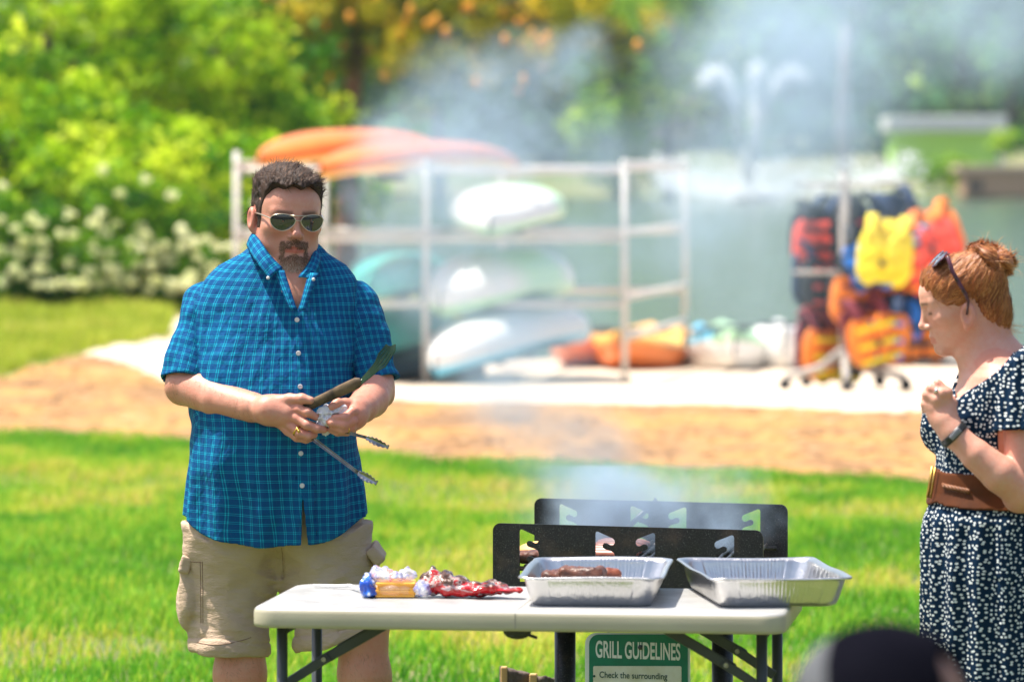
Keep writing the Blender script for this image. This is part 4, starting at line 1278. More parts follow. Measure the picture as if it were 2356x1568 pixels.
soil = simple('lawn soil', (.075, .11, .025), (.15, .15, .05), scale=1.3, rough=.95, bmp=.4, bscale=20, bdist=.03)
mulch_m, nt, nd, lk, b = newmat('wood chip mulch')
col = ramp(nt, noise(nt, 1.5, 7, .68, sc3=(1, .42, 1)), [(.30, (.17, .085, .032)), (.45, (.29, .155, .058)), (.58, (.42, .215, .055)), (.70, (.40, .26, .13))])
lk.new(col, b.inputs['Base Color']); b.inputs['Roughness'].default_value = .95; bump(nt, b, noise(nt, 30, 4, .7), .08, .006)
sand_m = simple('pale sand', (.60, .49, .37), (.68, .57, .45), scale=1.2, rough=.95, bmp=.4, bscale=14, bdist=.03)
terrain('lawn', 0, soil); terrain('mulch_bed', 1, mulch_m); terrain('sand_beach', 2, sand_m)
terrain('grass_bank', 3, simple('bank soil', (.16, .20, .035), (.30, .26, .08), scale=1.2, rough=.95))
# coarse chips on the mulch
def scatter_chips():
    n = 9000; x = rng.uniform(-6, 7, n); y = rng.uniform(24.5, 41, n); k = region(x, y) == 1
    x, y = x[k], y[k]; n = len(x); z = gz(x, y) + .012
    a = rng.uniform(0, 6.28, n); L = rng.uniform(.02, .05, n); w = rng.uniform(.012, .03, n)
    t = rng.uniform(-.003, .003, n)
    V = np.zeros((n, 4, 3))
    for i, (u, v) in enumerate(((-1, -1), (1, -1), (1, 1), (-1, 1))):
        V[:, i, 0] = x + np.cos(a) * L * u - np.sin(a) * w * v; V[:, i, 1] = y + np.sin(a) * L * u + np.cos(a) * w * v
        V[:, i, 2] = z + t * u
    cm, nt, nd, lk, b = newmat('bark chips')
    at = N(nt, 'ShaderNodeVertexColor', layer_name='tone')
    lk.new(ramp(nt, at.outputs[0], [(.1, (.20, .10, .040)), (.5, (.34, .18, .065)), (.9, (.50, .32, .16))]), b.inputs['Base Color'])
    b.inputs['Roughness'].default_value = .9
    tag(mesh('bark_chips', V.reshape(-1, 3), np.arange(4 * n).reshape(-1, 4), cm, attr={'tone': np.repeat(rng.uniform(0, 1, n), 4)}, smooth=False), kind='stuff')
scatter_chips()

# ---- grass blades
def grass(name, x0, x1, y0, y1, dens, h, w, k, cols, seed, patch):
    r = np.random.default_rng(seed)
    n = int((x1 - x0) * (y1 - y0) * dens)
    y = y0 + (y1 - y0) * r.uniform(0, 1, n); x = r.uniform(x0, x1, n)
    keep = (region(x, y) == k) & (np.abs(x) < y * .125 + 1.6)
    x, y = x[keep], y[keep]
    P = np.stack([x, y, np.zeros_like(x)], -1)
    cl = vnoise(P, (2.6, 1.3, 1), 5) * .6 + vnoise(P, (7, 4, 1), 6) * .4
    dry = 1.15 * vnoise(P, (1.1, .55, 1), 9) + .22 + .45 * vnoise(P, (5, 2.5, 1), 10)
    for (cx, cy, rx_, ry_) in patch:
        dry = dry + 2.0 * np.exp(-(((x - cx) / rx_) ** 2 + ((y - cy) / ry_) ** 2))
    keep = r.uniform(0, 1, len(x)) < np.clip(.95 - .5 * sstep(dry, .75, 1.3) + .2 * cl, .1, 1)
    x, y, cl, dry = x[keep], y[keep], cl[keep], dry[keep]
    n = len(x); z = gz(x, y)
    hh = h * (1 + .55 * cl) * r.uniform(.55, 1.35, n); a = r.uniform(0, 6.28, n); ln_ = r.uniform(.1, .75, n) * hh
    ww = w * r.uniform(.7, 1.3, n); b2 = a + r.normal(0, .6, n)
    V = np.zeros((n, 5, 3))
    dx, dy = np.cos(a), np.sin(a); sx, sy = -np.sin(b2), np.cos(b2)
    V[:, 0] = np.stack([x - sx * ww, y - sy * ww, z], -1); V[:, 1] = np.stack([x + sx * ww, y + sy * ww, z], -1)
    V[:, 2] = np.stack([x + sx * ww * .8 + dx * ln_ * .4, y + sy * ww * .8 + dy * ln_ * .4, z + hh * .6], -1)
    V[:, 3] = np.stack([x - sx * ww * .8 + dx * ln_ * .4, y - sy * ww * .8 + dy * ln_ * .4, z + hh * .6], -1)
    V[:, 4] = np.stack([x + dx * ln_, y + dy * ln_, z + hh], -1)
    i = np.arange(n)[:, None] * 5
    F4 = i + np.array([[0, 1, 2, 3]]); F3 = i + np.array([[3, 2, 4, 4]])
    F = np.concatenate([F4, F3])
    t = np.clip(.42 + .30 * sstep(dry, .35, 1.1) + .26 * cl + r.normal(0, .13, n), 0, 1)
    me_F = [tuple(f) if f[2] != f[3] else tuple(f[:3]) for f in F.tolist()]
    gm, nt, nd, lk, b = newmat(name + ' blades')
    at = N(nt, 'ShaderNodeVertexColor', layer_name='tone')
    c = ramp(nt, at.outputs[0], cols)
    lk.new(c, b.inputs['Base Color']); b.inputs['Roughness'].default_value = .6; b.inputs['Specular IOR Level'].default_value = .15
    tr = N(nt, 'ShaderNodeBsdfTranslucent'); lk.new(c, tr.inputs[0])
    mx = N(nt, 'ShaderNodeMixShader'); mx.inputs[0].default_value = .45
    lk.new(b.outputs[0], mx.inputs[1]); lk.new(tr.outputs[0], mx.inputs[2]); lk.new(mx.outputs[0], nd['Material Output'].inputs[0])
    # triangles only, as an array (fast)
    T = np.concatenate([i + np.array([[0, 1, 2]]), i + np.array([[0, 2, 3]]), i + np.array([[3, 2, 4]])])
    o = mesh(name, V.reshape(-1, 3), T, gm, attr={'tone': np.repeat(t, 5)}, smooth=False)
    return tag(o, kind='stuff')
GC = [(.0, (.03, .17, .006)), (.32, (.09, .33, .018)), (.56, (.26, .51, .035)), (.80, (.60, .62, .06)), (1.0, (.76, .55, .20))]
pat = [(W(1040, 1130, 24.6).x, 24.4, .9, .7), (W(1180, 1160, 23.5).x, 23.2, .8, .6), (W(2230, 1180, 23).x, 22.8, .9, .5), (W(180, 1500, 16.5).x, 16.8, .35, .3), (W(960, 1140, 24).x, 24.0, .5, .5), (W(1330, 1120, 24.6).x, 24.6, 1.1, .5), (W(1700, 1130, 24.6).x, 24.4, .7, .4), (W(120, 1480, 17).x, 16.9, .3, .25), (W(2000, 1350, 19).x, 19.3, .5, .35), (W(60, 1100, 25).x, 25.3, .6, .5)]
grass('grass', -5.2, 5.2, 14.0, 29.5, 2600, .050, .0032, 0, GC, 1, pat)
grass('grass', -3.4, 3.4, 8.0, 14.0, 1500, .045, .0035, 0, GC, 2, pat)
grass('bank_grass', -8, -1.5, 34, 50, 600, .10, .007, 3, [(.0, (.16, .26, .02)), (.5, (.42, .50, .045)), (.8, (.60, .55, .12)), (1, (.66, .42, .2))], 3, [])

# ---- lake
wat, nt, nd, lk, b = newmat('lake water')
b.inputs['Base Color'].default_value = (.075, .115, .085, 1); b.inputs['Roughness'].default_value = .16
b.inputs['IOR'].default_value = 1.33; b.inputs['Specular IOR Level'].default_value = .6
bump(nt, b, noise(nt, 1.2, 4, .6, sc3=(1, .35, 1)), .7, .12)
mb = MB(); mb.grid(lambda u, v: (-90 + 190 * u, 49.0 + 162 * v ** 1.6, -.5), 40, 40)
tag(mb.build('lake', wat, smooth=True), kind='structure')
mb = MB()
mb.grid(lambda u, v: (-140 + 290 * u, 198 + 130 * v, -.8 + 2.0 * min(1, v * 6) + 14 * v * v + .3 * math.sin(u * 60)), 60, 14)
tag(mb.build('far_shore', simple('far bank', (.11, .16, .05), (.22, .20, .10), scale=.3, rough=.95), smooth=True), kind='structure')

# ------------------------------------------------------------ trees and shrubs
def leaf_mat(name, stops, trans=.4, rough=.5):
    m, nt, nd, lk, b = newmat(name)
    at = N(nt, 'ShaderNodeVertexColor', layer_name='tone')
    c = ramp(nt, at.outputs[0], stops)
    lk.new(c, b.inputs['Base Color']); b.inputs['Roughness'].default_value = rough; b.inputs['Specular IOR Level'].default_value = .2
    tr = N(nt, 'ShaderNodeBsdfTranslucent'); lk.new(c, tr.inputs[0])
    mx = N(nt, 'ShaderNodeMixShader'); mx.inputs[0].default_value = trans
    lk.new(b.outputs[0], mx.inputs[1]); lk.new(tr.outputs[0], mx.inputs[2]); lk.new(mx.outputs[0], nd['Material Output'].inputs[0])
    return m
def leaves(name, centers, radii, per, size, m, parent, seed, tone=(.5, .2), flat=.0, tv=None, drop=0.0, asp=.55):
    """leaf clumps: centers (n,3), radii (n,), per leaves each"""
    r = np.random.default_rng(seed)
    n = len(centers); C_ = np.repeat(centers, per, 0); R_ = np.repeat(radii, per)
    N_ = len(C_)
    d = r.normal(0, 1, (N_, 3)); d /= ln(d)[:, None]; d[:, 2] *= .75
    P = C_ + d * (R_ * r.uniform(.25, 1, N_) ** .6)[:, None]
    nrm = r.normal(0, 1, (N_, 3)) + d * .8 + np.array([0, 0, 1.0]); nrm /= ln(nrm)[:, None]
    t = np.cross(nrm, r.normal(0, 1, (N_, 3))); t /= ln(t)[:, None]; s = np.cross(nrm, t)
    L = size * r.uniform(.6, 1.4, N_); w = L * asp
    fold = nrm * (w * .25)[:, None]
    V = np.stack([P - t * L[:, None] * .5, P + s * w[:, None] * .5 + fold, P + t * L[:, None] * .5, P - s * w[:, None] * .5 + fold], 1)
    F = np.arange(4 * N_).reshape(-1, 4)
    base = r.normal(tone[0], tone[1], n) if tv is None else tv
    tt = np.clip(np.repeat(base, per) + r.normal(0, .12, N_), 0, 1)
    return mesh(name, V.reshape(-1, 3), F, m, parent, True, smooth=False, attr={'tone': np.repeat(tt, 4)})
bark_m = simple('grey brown bark', (.14, .10, .075), (.07, .05, .04), scale=12, rough=.9, bmp=.8, bscale=14, bdist=.03, sc3=(1, 1, .25))
pine_bark = simple('reddish pine bark', (.24, .12, .08), (.11, .06, .05), scale=7, rough=.9, bmp=.8, bscale=9, bdist=.04, sc3=(1, 1, .3))
def blob_centers(n, c, r, rad, seed, hollow=.35):
    rr = np.random.default_rng(seed)
    d = rr.normal(0, 1, (n, 3)); d /= ln(d)[:, None]
    P = np.array(c) + d * (np.array(r) * (hollow + (1 - hollow) * rr.uniform(0, 1, (n, 1)) ** .5))
    return P, rad * rr.uniform(.6, 1.4, n)
def plant(name, base, crowns, per, size, m, label, cat, seed, group=None, trunk=None, bark=None, stems=5, tone=(.5, .2), leafname='crown', asp=.55):
    """crowns: (n, centre, radii, clump radius)"""
    o = empty(name, base, label, cat, group)
    Cs, Rs = [], []
    for k, (n, c, r, rad) in enumerate(crowns):
        a, b_ = blob_centers(n, c, r, rad, seed * 31 + k); Cs.append(a); Rs.append(b_)
    Cs = np.concatenate(Cs); Rs = np.concatenate(Rs)
    leaves(leafname, Cs, Rs, per, size, m, o, seed, tone, asp=asp)
    r = np.random.default_rng(seed + 5)
    mb = MB()
    if trunk:
        (tb, tt, r0, r1) = trunk
        tb, tt = Vector(tb), Vector(tt); mid = tb.lerp(tt, .5) + Vector((r.normal() * .12, 0, 0))
        mb.tube([tb - Vector((0, 0, .3)), tb, tb.lerp(mid, .5), mid, mid.lerp(tt, .5), tt], [r0 * 1.4, r0 * 1.15, r0, (r0 + r1) / 2, r1 * 1.1, r1], 10)
        for k in range(stems):
            e = Vector(Cs[r.integers(len(Cs))]); s = tb.lerp(tt, r.uniform(.45, 1))
            mb.tube([s, s.lerp(e, .5) + Vector((0, 0, .15 * (e - s).length)), e], [r1 * .8, r1 * .5, r1 * .15], 6)
    else:
        for k in range(stems):
            e = Vector(Cs[r.integers(len(Cs))]); s = Vector(base) + Vector((r.normal() * .2, r.normal() * .15, -.1))
            mb.tube([s, s.lerp(e, .5) + Vector((r.normal() * .1, 0, .2)), e], [.035, .022, .008], 6)
    mb.build('trunk' if trunk else 'stems', bark or bark_m, o, smooth=True)
    return o
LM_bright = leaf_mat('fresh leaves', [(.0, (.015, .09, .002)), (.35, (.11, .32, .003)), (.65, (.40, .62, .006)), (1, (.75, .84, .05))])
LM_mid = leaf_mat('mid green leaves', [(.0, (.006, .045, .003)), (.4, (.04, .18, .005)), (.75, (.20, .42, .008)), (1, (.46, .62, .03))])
LM_pine = leaf_mat('pine needles', [(.0, (.03, .06, .002)), (.4, (.15, .20, .003)), (.7, (.44, .42, .006)), (1, (.80, .56, .015))], .25)
LM_far = leaf_mat('far leaves', [(.0, (.03, .14, .05)), (.5, (.15, .38, .08)), (1, (.48, .66, .12))], .3)
LM_flower = leaf_mat('cream blossom petals', [(.0, (.78, .80, .42)), (1, (.92, .92, .66))], .3)
def wx_(px, py, Y): return tuple(W(px, py, Y))
# flowering shrubs at the foot of the bank
for k, (px, py, w_, hgt) in enumerate(((40, 600, .85, .60), (235, 570, .95, .75), (430, 590, .85, .70))):
    Y = 45.5 + .3 * k; c = wx_(px, py, Y); bz = float(gz(c[0], Y))
    o = plant('flowering_shrub', (c[0], Y, bz), [(46, (c[0], Y, c[2]), (w_, .7, hgt), .20), (16, (c[0], Y - .2, bz + .25), (w_ * .9, .5, .25), .2)], 44, .095, LM_mid,
              ['dark leafy shrub with sparse cream blossoms at the left edge of the bank', 'broad shrub with cream blossoms on the grass bank, middle one of three',
               'shrub thick with cream blossoms directly behind the man\'s shoulder'][k], 'shrub', 100 + k, 'flowering shrubs on the bank', tone=(.50, .24), leafname='foliage')
    r = np.random.default_rng(200 + k); nf = (34, 66, 84)[k]
    fc = np.stack([c[0] + r.uniform(-w_, w_, nf), np.full(nf, Y - .75) + r.uniform(-.1, .25, nf), c[2] - .12 + r.normal(0, hgt * .42, nf)], -1)
    fc[:, 2] = np.maximum(fc[:, 2], bz + .25)
    leaves('blossom', fc, np.full(nf, .052), 24, .05, LM_flower, o, 300 + k, asp=.9)
# tall leafy trees of the left bank
specs = [  # px centre, py centre, Y, half width m, half height m, tone, material
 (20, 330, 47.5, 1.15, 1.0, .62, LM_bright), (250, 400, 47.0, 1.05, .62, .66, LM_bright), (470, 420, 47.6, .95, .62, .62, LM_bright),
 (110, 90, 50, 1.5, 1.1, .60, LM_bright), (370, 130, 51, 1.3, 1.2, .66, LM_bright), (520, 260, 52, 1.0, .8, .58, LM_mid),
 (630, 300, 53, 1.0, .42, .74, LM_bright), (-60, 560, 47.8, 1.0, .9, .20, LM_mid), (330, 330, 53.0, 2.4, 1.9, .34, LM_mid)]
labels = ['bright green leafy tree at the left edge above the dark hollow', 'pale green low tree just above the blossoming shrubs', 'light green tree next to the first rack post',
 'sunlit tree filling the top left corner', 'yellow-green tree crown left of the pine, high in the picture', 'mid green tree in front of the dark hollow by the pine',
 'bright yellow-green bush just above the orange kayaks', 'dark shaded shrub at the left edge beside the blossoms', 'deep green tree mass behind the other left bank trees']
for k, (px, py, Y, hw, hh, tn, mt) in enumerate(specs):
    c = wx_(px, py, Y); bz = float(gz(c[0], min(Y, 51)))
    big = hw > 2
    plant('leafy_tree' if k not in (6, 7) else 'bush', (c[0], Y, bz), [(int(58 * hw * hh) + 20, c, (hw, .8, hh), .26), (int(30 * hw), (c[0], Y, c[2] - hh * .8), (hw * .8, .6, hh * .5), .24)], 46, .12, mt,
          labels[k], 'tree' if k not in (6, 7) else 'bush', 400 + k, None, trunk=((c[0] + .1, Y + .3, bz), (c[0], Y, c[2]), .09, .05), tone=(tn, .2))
# understorey in front of the lawn bank foot
# big pine with pollen cones, hanging into the top of the picture
pb = wx_(812, 600, 58)
pine = empty('pine_tree', (pb[0], 58, -.2), 'big pine with reddish trunk and orange pollen cones along the top of the picture', 'tree')
mb = MB(); mb.tube([(pb[0] - .12, 58, -.8), (pb[0] - .08, 58, .6), wx_(800, 300, 58), wx_(815, 170, 58), wx_(838, -10, 58), wx_(850, -300, 58)], [.17, .145, .115, .105, .10, .09], 12)
tips = [(560, 90), (640, 150), (700, 60), (900, 60), (960, 140), (1010, 60), (1100, 90), (1180, 120), (1230, 60), (1300, 100), (1380, 50), (1440, 80), (620, 30), (760, 120), (1040, 150), (700, 190), (560, 180)]
r = np.random.default_rng(12)
Cs = []
for (px, py) in tips:
    e = Vector(wx_(px, py, 57 + r.uniform(-1, 1))); s = Vector(wx_(838, -120 + r.uniform(-120, 60), 58))
    mb.tube([s, s.lerp(e, .55) + Vector((0, 0, .3)), e], [.05, .035, .012], 6)
    for t in np.linspace(.35, 1.05, 8):
        Cs.append(np.array(s.lerp(e, float(t))) + r.normal(0, .22, 3))
    for _ in range(4): Cs.append(np.array(e) + r.normal(0, .22, 3) * np.array([1, 1, .7]))
mb.build('trunk', pine_bark, pine, smooth=True)
Cs = np.array(Cs); P_ = np.array([px_x(c[0], c[1]) for c in Cs])
leaves('crown', Cs, np.full(len(Cs), .24), 90, .17, LM_pine, pine, 33, (.50, .24), asp=.16)
cone_m = simple('orange pollen cones', (.75, .27, .01), (.85, .38, .03), rough=.7)
mb = MB()
for _ in range(110):
    c = Cs[r.integers(len(Cs))] + r.normal(0, .20, 3); c[1] -= .2
    mb.ball(c, (.045, .045, .07), 6, 5)
mb.build('pollen_cones', cone_m, pine, smooth=True)['kind'] = 'stuff'
# foliage hanging behind / right of the pine and dark mass behind it
for k, (px, py, Y, hw, hh, tn, mt, lb) in enumerate((
     (1420, 200, 197, 2.0, 4.2, .55, LM_bright, 'slim bright green tree seen through the smoke above the rack'),
     (1000, 60, 200, 10, 3.4, .30, LM_mid, 'dark green tree behind the pine branches'),
     (700, 120, 63, 1.2, .9, .42, LM_mid, 'shaded tree behind the pine trunk'),
     (640, 430, 60, 1.3, .8, .45, LM_bright, 'low green tree behind the first rack post'),
     (1530, 60, 200, 3.0, 3.6, .62, LM_bright, 'light green tree just right of the pine, at the top'))):
    c = wx_(px, py, Y)
    far_ = Y > 150; c = list(c)
    plant('leafy_tree', (c[0], Y, 0 if far_ else -.3), [((int(3.6 * hw * hh) if far_ else int(34 * hw * hh)) + 24, c, (hw, .9 if not far_ else 2.5, hh), 1.0 if far_ else .3)], 52, .5 if far_ else .15, mt, lb, 'tree', 500 + k, None,
          trunk=((c[0] + .2, Y + .3, -.6), (c[0], Y, c[2]), .25 if far_ else .11, .12 if far_ else .05), tone=(tn, .2))

# ---- the far shore
r = np.random.default_rng(77)
far = []
for k in range(26):
    px = 780 + k * 68 + r.uniform(-20, 20); Y = 214 + r.uniform(-4, 26)
    far.append((px, Y, r.uniform(1.9, 3.1), r.uniform(4.2, 6.0)))
kinds = ['rounded pale green tree', 'tall blue-green tree', 'dark green tree', 'yellowish green tree']
for k, (px, Y, hw, hh) in enumerate(far):
    x = W(px, 0, Y).x; zc = hh * .95 + .9; kd = int(r.integers(4))
    place = next((t for p_, t in ((1000, 'directly behind the orange kayaks'), (1250, 'above the white kayaks'), (1450, 'left of the pinkish roof'), (1640, 'behind the pinkish roof'), (1760, 'behind the fountain jets'), (1920, 'between fountain and bare trunk'), (2040, 'between bare trunk and boathouse'), (2200, 'behind the boathouse roof'), (2350, 'above the dock'), (9999, 'beyond the right edge of the boathouse')) if px < p_))
    plant('far_tree', (x, Y, .4), [(34, (x, Y, zc), (hw, 2, hh), 1.0), (10, (x, Y - 1, 1.8), (hw, 1, 1.0), .7)], 34, .62, LM_far,
          ['pale', 'blue-green', 'dark', 'yellowish'][kd] + ('', ' slim', ' broad')[0 if 2.2 < hw < 2.7 else 1 if hw < 2.5 else 2] + ' far shore tree ' + place + (', set back' if Y > 232 else ', a little inland' if Y > 221 else ', near the water'), 'tree', 600 + k, 'trees along the far shore',
          trunk=((x, Y + 1, 0), (x, Y, zc), .25, .12), stems=3, tone=((.6, .35, .2, .75)[kd], .2))
# tall rear row so that no sky shows
for k in range(14):
    px = 700 + k * 135 + r.uniform(-25, 25); Y = 252 + r.uniform(-4, 8); x = W(px, 0, Y).x
    plant('far_tree', (x, Y, 2), [(40, (x, Y, 9.5), (4.2, 2.5, 7.5), 1.7)], 34, 1.05, LM_far, 'tall dusky tree in the rear row beyond the lake, ' + ('above the man', 'above the orange kayaks', 'above the white kayaks', 'just right of the pine', 'left of the fountain', 'behind the fountain', 'by the bare trunk', 'left of the boathouse', 'above the boathouse', 'at the right edge')[min(9, k * 10 // 13)] + (', upper' if k % 2 else ''), 'tree', 700 + k,
          'tall trees behind the far shore', trunk=((x, Y + 1, 0), (x, Y, 10), .3, .15), stems=2, tone=(.32, .2))
# bare trunk standing on the shore
tr = empty('bare_trunk', (W(1940, 0, 206).x, 206, 0), 'single pale bare tree trunk on the far shore right of the fountain', 'tree')
mb = MB(); mb.tube([wx_(1940, 400, 206), wx_(1938, 290, 206), wx_(1942, 180, 206), wx_(1944, 60, 206)], [.34, .30, .24, .18], 9)
mb.build('trunk', simple('pale trunk', (.42, .33, .30), (.34, .26, .25), rough=.9), tr, smooth=True)
# small houses and dock
shedw = simple('lime green boards', (.50, .85, .16), (.44, .76, .13), rough=.8)
roofm = simple('grey metal roof', (.66, .66, .67), (.58, .58, .60), rough=.6)
sY = 206
a, b_ = W(2056, 378, sY), W(2300, 303, sY)
sh = empty('boathouse', ((a.x + b_.x) / 2, sY, a.z), 'lime green boathouse with flat grey roof on the far shore', 'boathouse')
mb = MB(); mb.box(((a.x + b_.x) / 2, sY + 2, (a.z + b_.z) / 2 - .3), (b_.x - a.x, 4, b_.z - a.z + .6)); mb.build('wall', shedw, sh)
mb = MB(); w0, w1 = W(2040, 303, sY), W(2312, 268, sY); mb.box(((w0.x + w1.x) / 2, sY + 1.8, (w0.z + w1.z) / 2), (w1.x - w0.x, 5.2, w1.z - w0.z), None, .05); mb.build('roof', roofm, sh)
trimm = simple('white trim', (.75, .75, .72), rough=.7)
mb = MB(); mb.box((b_.x + .02, sY - .04, (a.z + b_.z) / 2 - .3), (.22, .1, b_.z - a.z + .6)); mb.build('corner_board', trimm, sh)
def house(px0, px1, pyt, pym, pyb, Y, wallm, rm, label):
    a = W(px0, pyb, Y); b_ = W(px1, pym, Y); t = W((px0 + px1) / 2, pyt, Y)
    h = empty('house', ((a.x + b_.x) / 2, Y, a.z), label, 'house')
    mb = MB(); mb.box(((a.x + b_.x) / 2, Y + 3, (a.z + b_.z) / 2), (b_.x - a.x, 6, b_.z - a.z)); mb.build('wall', wallm, h)
    mb = MB(); e = .4
    V_ = [(a.x - e, Y - e, b_.z), (b_.x + e, Y - e, b_.z), (b_.x + e, Y + 6 + e, b_.z), (a.x - e, Y + 6 + e, b_.z), (a.x + .5, Y + 3, t.z), (b_.x - .5, Y + 3, t.z)]
    mb.add(V_, [(0, 1, 5, 4), (2, 3, 4, 5), (1, 2, 5), (3, 0, 4), (0, 3, 2, 1)]); mb.build('roof', rm, h)
    mb = MB(); wd_ = b_.x - a.x
    for i in range(3):
        mb = MB(); x = a.x + wd_ * (.22 + .28 * i); mb.box((x, Y - .03, (a.z * .45 + b_.z * .55)), (wd_ * .12, .1, (b_.z - a.z) * .35)); mb.build('window', blackp, h)
pinkr = simple('pinkish roof tiles', (.62, .36, .31), (.55, .31, .28), rough=.8)
house(1455, 1605, 205, 235, 330, 222, simple('cream wall', (.5, .45, .4), rough=.8), pinkr, 'house with pinkish roof among the trees left of the fountain')
house(2110, 2240, 345, 362, 402, 214, simple('red brick wall', (.40, .12, .09), rough=.9), simple('brown roof', (.2, .12, .1), rough=.9), 'low red house partly hidden behind the boathouse')
# dock with retaining wall at the right
dk = empty('dock', W(2290, 450, 196), 'low tan boat dock with a dark opening at the right edge of the lake', 'dock')
tanm = simple('tan timber', (.50, .30, .18), (.42, .25, .15), rough=.9)
a, b_ = W(2218, 450, 196), W(2420, 392, 196)
mb = MB(); mb.box(((a.x + b_.x) / 2, 197.5, (a.z + b_.z) / 2), (b_.x - a.x, 3, b_.z - a.z)); mb.build('wall', tanm, dk)
mb = MB(); mb.box(((a.x + b_.x) / 2, 197.5, b_.z + .1), (b_.x - a.x + .5, 3.6, .2)); mb.build('deck', simple('weathered deck', (.6, .45, .33), rough=.9), dk)
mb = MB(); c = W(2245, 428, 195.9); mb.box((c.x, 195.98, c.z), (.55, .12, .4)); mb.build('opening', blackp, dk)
for k, (px, py, hw, lb) in enumerate(((2165, 400, .9, 'green shrub in front of the boathouse, left part'), (2215, 395, .7, 'green shrub by the dock corner'), (2330, 330, .9, 'orange-green shrub right of the boathouse'))):
    c = W(px, py, 200)
    plant('shore_shrub', (c.x, 200, c.z - .5), [(16, tuple(c), (hw, .6, .6), .35)], 30, .3, LM_bright, lb, 'shrub', 800 + k, None, tone=(.55, .2), leafname='foliage', stems=3)

# ---- fountain
spraym, nt, nd, lk, b = newmat('white water spray')
b.inputs['Base Color'].default_value = (.74, .77, .80, 1); b.inputs['Roughness'].default_value = .5
tr = N(nt, 'ShaderNodeBsdfTranslucent'); tr.inputs[0].default_value = (.74, .77, .80, 1)
mx = N(nt, 'ShaderNodeMixShader'); mx.inputs[0].default_value = .5
lk.new(b.outputs[0], mx.inputs[1]); lk.new(tr.outputs[0], mx.inputs[2]); lk.new(mx.outputs[0], nd['Material Output'].inputs[0])
FY_ = 186; fb = W(1722, 462, FY_)
fou = empty('fountain', fb, 'white lake fountain with tall curved jets and a low wide spray', 'fountain')
def drops(name, pts, size, seed):
    r = np.random.default_rng(seed); pts = np.asarray(pts); n = len(pts)
    s = size * r.uniform(.5, 1.5, n)
    T = np.array([(1, 0, -.7), (-.5, .87, -.7), (-.5, -.87, -.7), (0, 0, 1.2)])
    V = pts[:, None, :] + T[None] * s[:, None, None]
    F = (np.arange(n)[:, None, None] * 4 + np.array([[0, 1, 2], [0, 1, 3], [1, 2, 3], [2, 0, 3]])[None]).reshape(-1, 3)
    return mesh(name, V.reshape(-1, 3), F, spraym, fou, True, smooth=True)
r = np.random.default_rng(5)
def arc(pxs, pys, n, spread, size, sd):
    t = r.uniform(0, 1, n) ** .9; k = np.linspace(0, 1, len(pxs))
    px = np.interp(t, k, pxs); py = np.interp(t, k, pys)
    s = spread * (.35 + t)
    P = np.array([W(a + r.normal() * c, b_ + r.normal() * c * .8, FY_ + r.normal() * .3) for a, b_, c in zip(px, py, s)])
    drops('jet', P, size, sd)
arc([1712, 1704, 1690, 1668, 1645, 1625], [440, 330, 240, 180, 160, 185], 1300, 8, .055, 1)
arc([1725, 1740, 1760, 1790, 1820, 1845], [440, 330, 240, 185, 160, 180], 1300, 8, .055, 2)
arc([1722, 1732, 1740, 1742], [440, 300, 190, 150], 1200, 7, .055, 3)
n = 2800; a = r.uniform(0, 2 * PI, n); t = r.uniform(0, 1, n) ** .62
ox = np.cos(a) * t * 5.3; oy = np.sin(a) * t * 4.2
oz = 1.55 * t ** 1.15 - .02 + .35 * t * np.sin(a * 9)
P = np.stack([fb.x + ox + r.normal(0, .12, n) + 1.6 * t ** 2, FY_ + oy, fb.z + oz + r.normal(0, .12, n) - r.exponential(.30, n) * (t > .4)], -1)
drops('low_spray', P, .06, 4)
mb = MB(); mb.ball((fb.x, FY_, -.45), (.8, .8, .25)); mb.build('float', blackp, fou, smooth=True)
# ------------------------------------------------------------ boat rack, kayaks, life vests
rackm = simple('pale galvanised tube', (.66, .62, .57), (.56, .52, .48), rough=.6)
rack = empty('boat_rack', W(980, 870, 38.4), 'pale metal boat rack of posts and rails holding kayaks on the beach', 'boat rack')
FXs = (545, 980, 1437); RXs = (748, 1155, 1577); LV = (378, 535, 685, 776)
def zlev(py): return W(0, py, 38.4).z
zt = zlev(366)
for p in FXs:
    x = W(p, 0, 38.4).x; mb = MB(); mb.tube([(x, 38.4, gz(x, 38.4) - .05), (x, 38.4, zt if p != 545 else zlev(348))], .027, 10); mb.build('post', rackm, rack, smooth=True)
for p in RXs:
    x = W(p, 0, 42).x; mb = MB(); mb.tube([(x, 42, gz(x, 42) - .05), (x, 42, zt)], .027, 10); mb.build('post', rackm, rack, smooth=True)
for i, lv in enumerate(LV):
    z = zlev(lv)
    for pf, pr in zip(FXs, RXs):
        mb = MB(); mb.tube([(W(pf, 0, 38.4).x, 38.36, z), (W(pr, 0, 42).x, 42.04, z)], .028, 8); mb.build('arm', rackm, rack, smooth=True)
    if i < 3:
        for (a, b_, Y) in ((FXs[0] if i == 0 else FXs[0], FXs[2], 38.4), (RXs[0], RXs[2], 42)):
            mb = MB(); mb.tube([(W(a, 0, Y).x, Y + .03, z - .05), (W(b_, 0, Y).x, Y + .03, z - .05)], .028, 8); mb.build('rail', rackm, rack, smooth=True)
def kmat(n, c): return simple(n, c, tuple(x * .85 for x in c), scale=3, rough=.32)
kw, ko, ky, kt, kg, kb, kdk = (kmat('white hull', (.90, .90, .88)), kmat('orange hull', (.85, .22, .04)), kmat('yellow orange deck', (.95, .50, .10)), kmat('teal hull', (.07, .46, .40)),
                              kmat('pale green deck', (.45, .72, .42)), kmat('sky blue deck', (.16, .55, .78)), kmat('dark hull', (.03, .06, .09)))
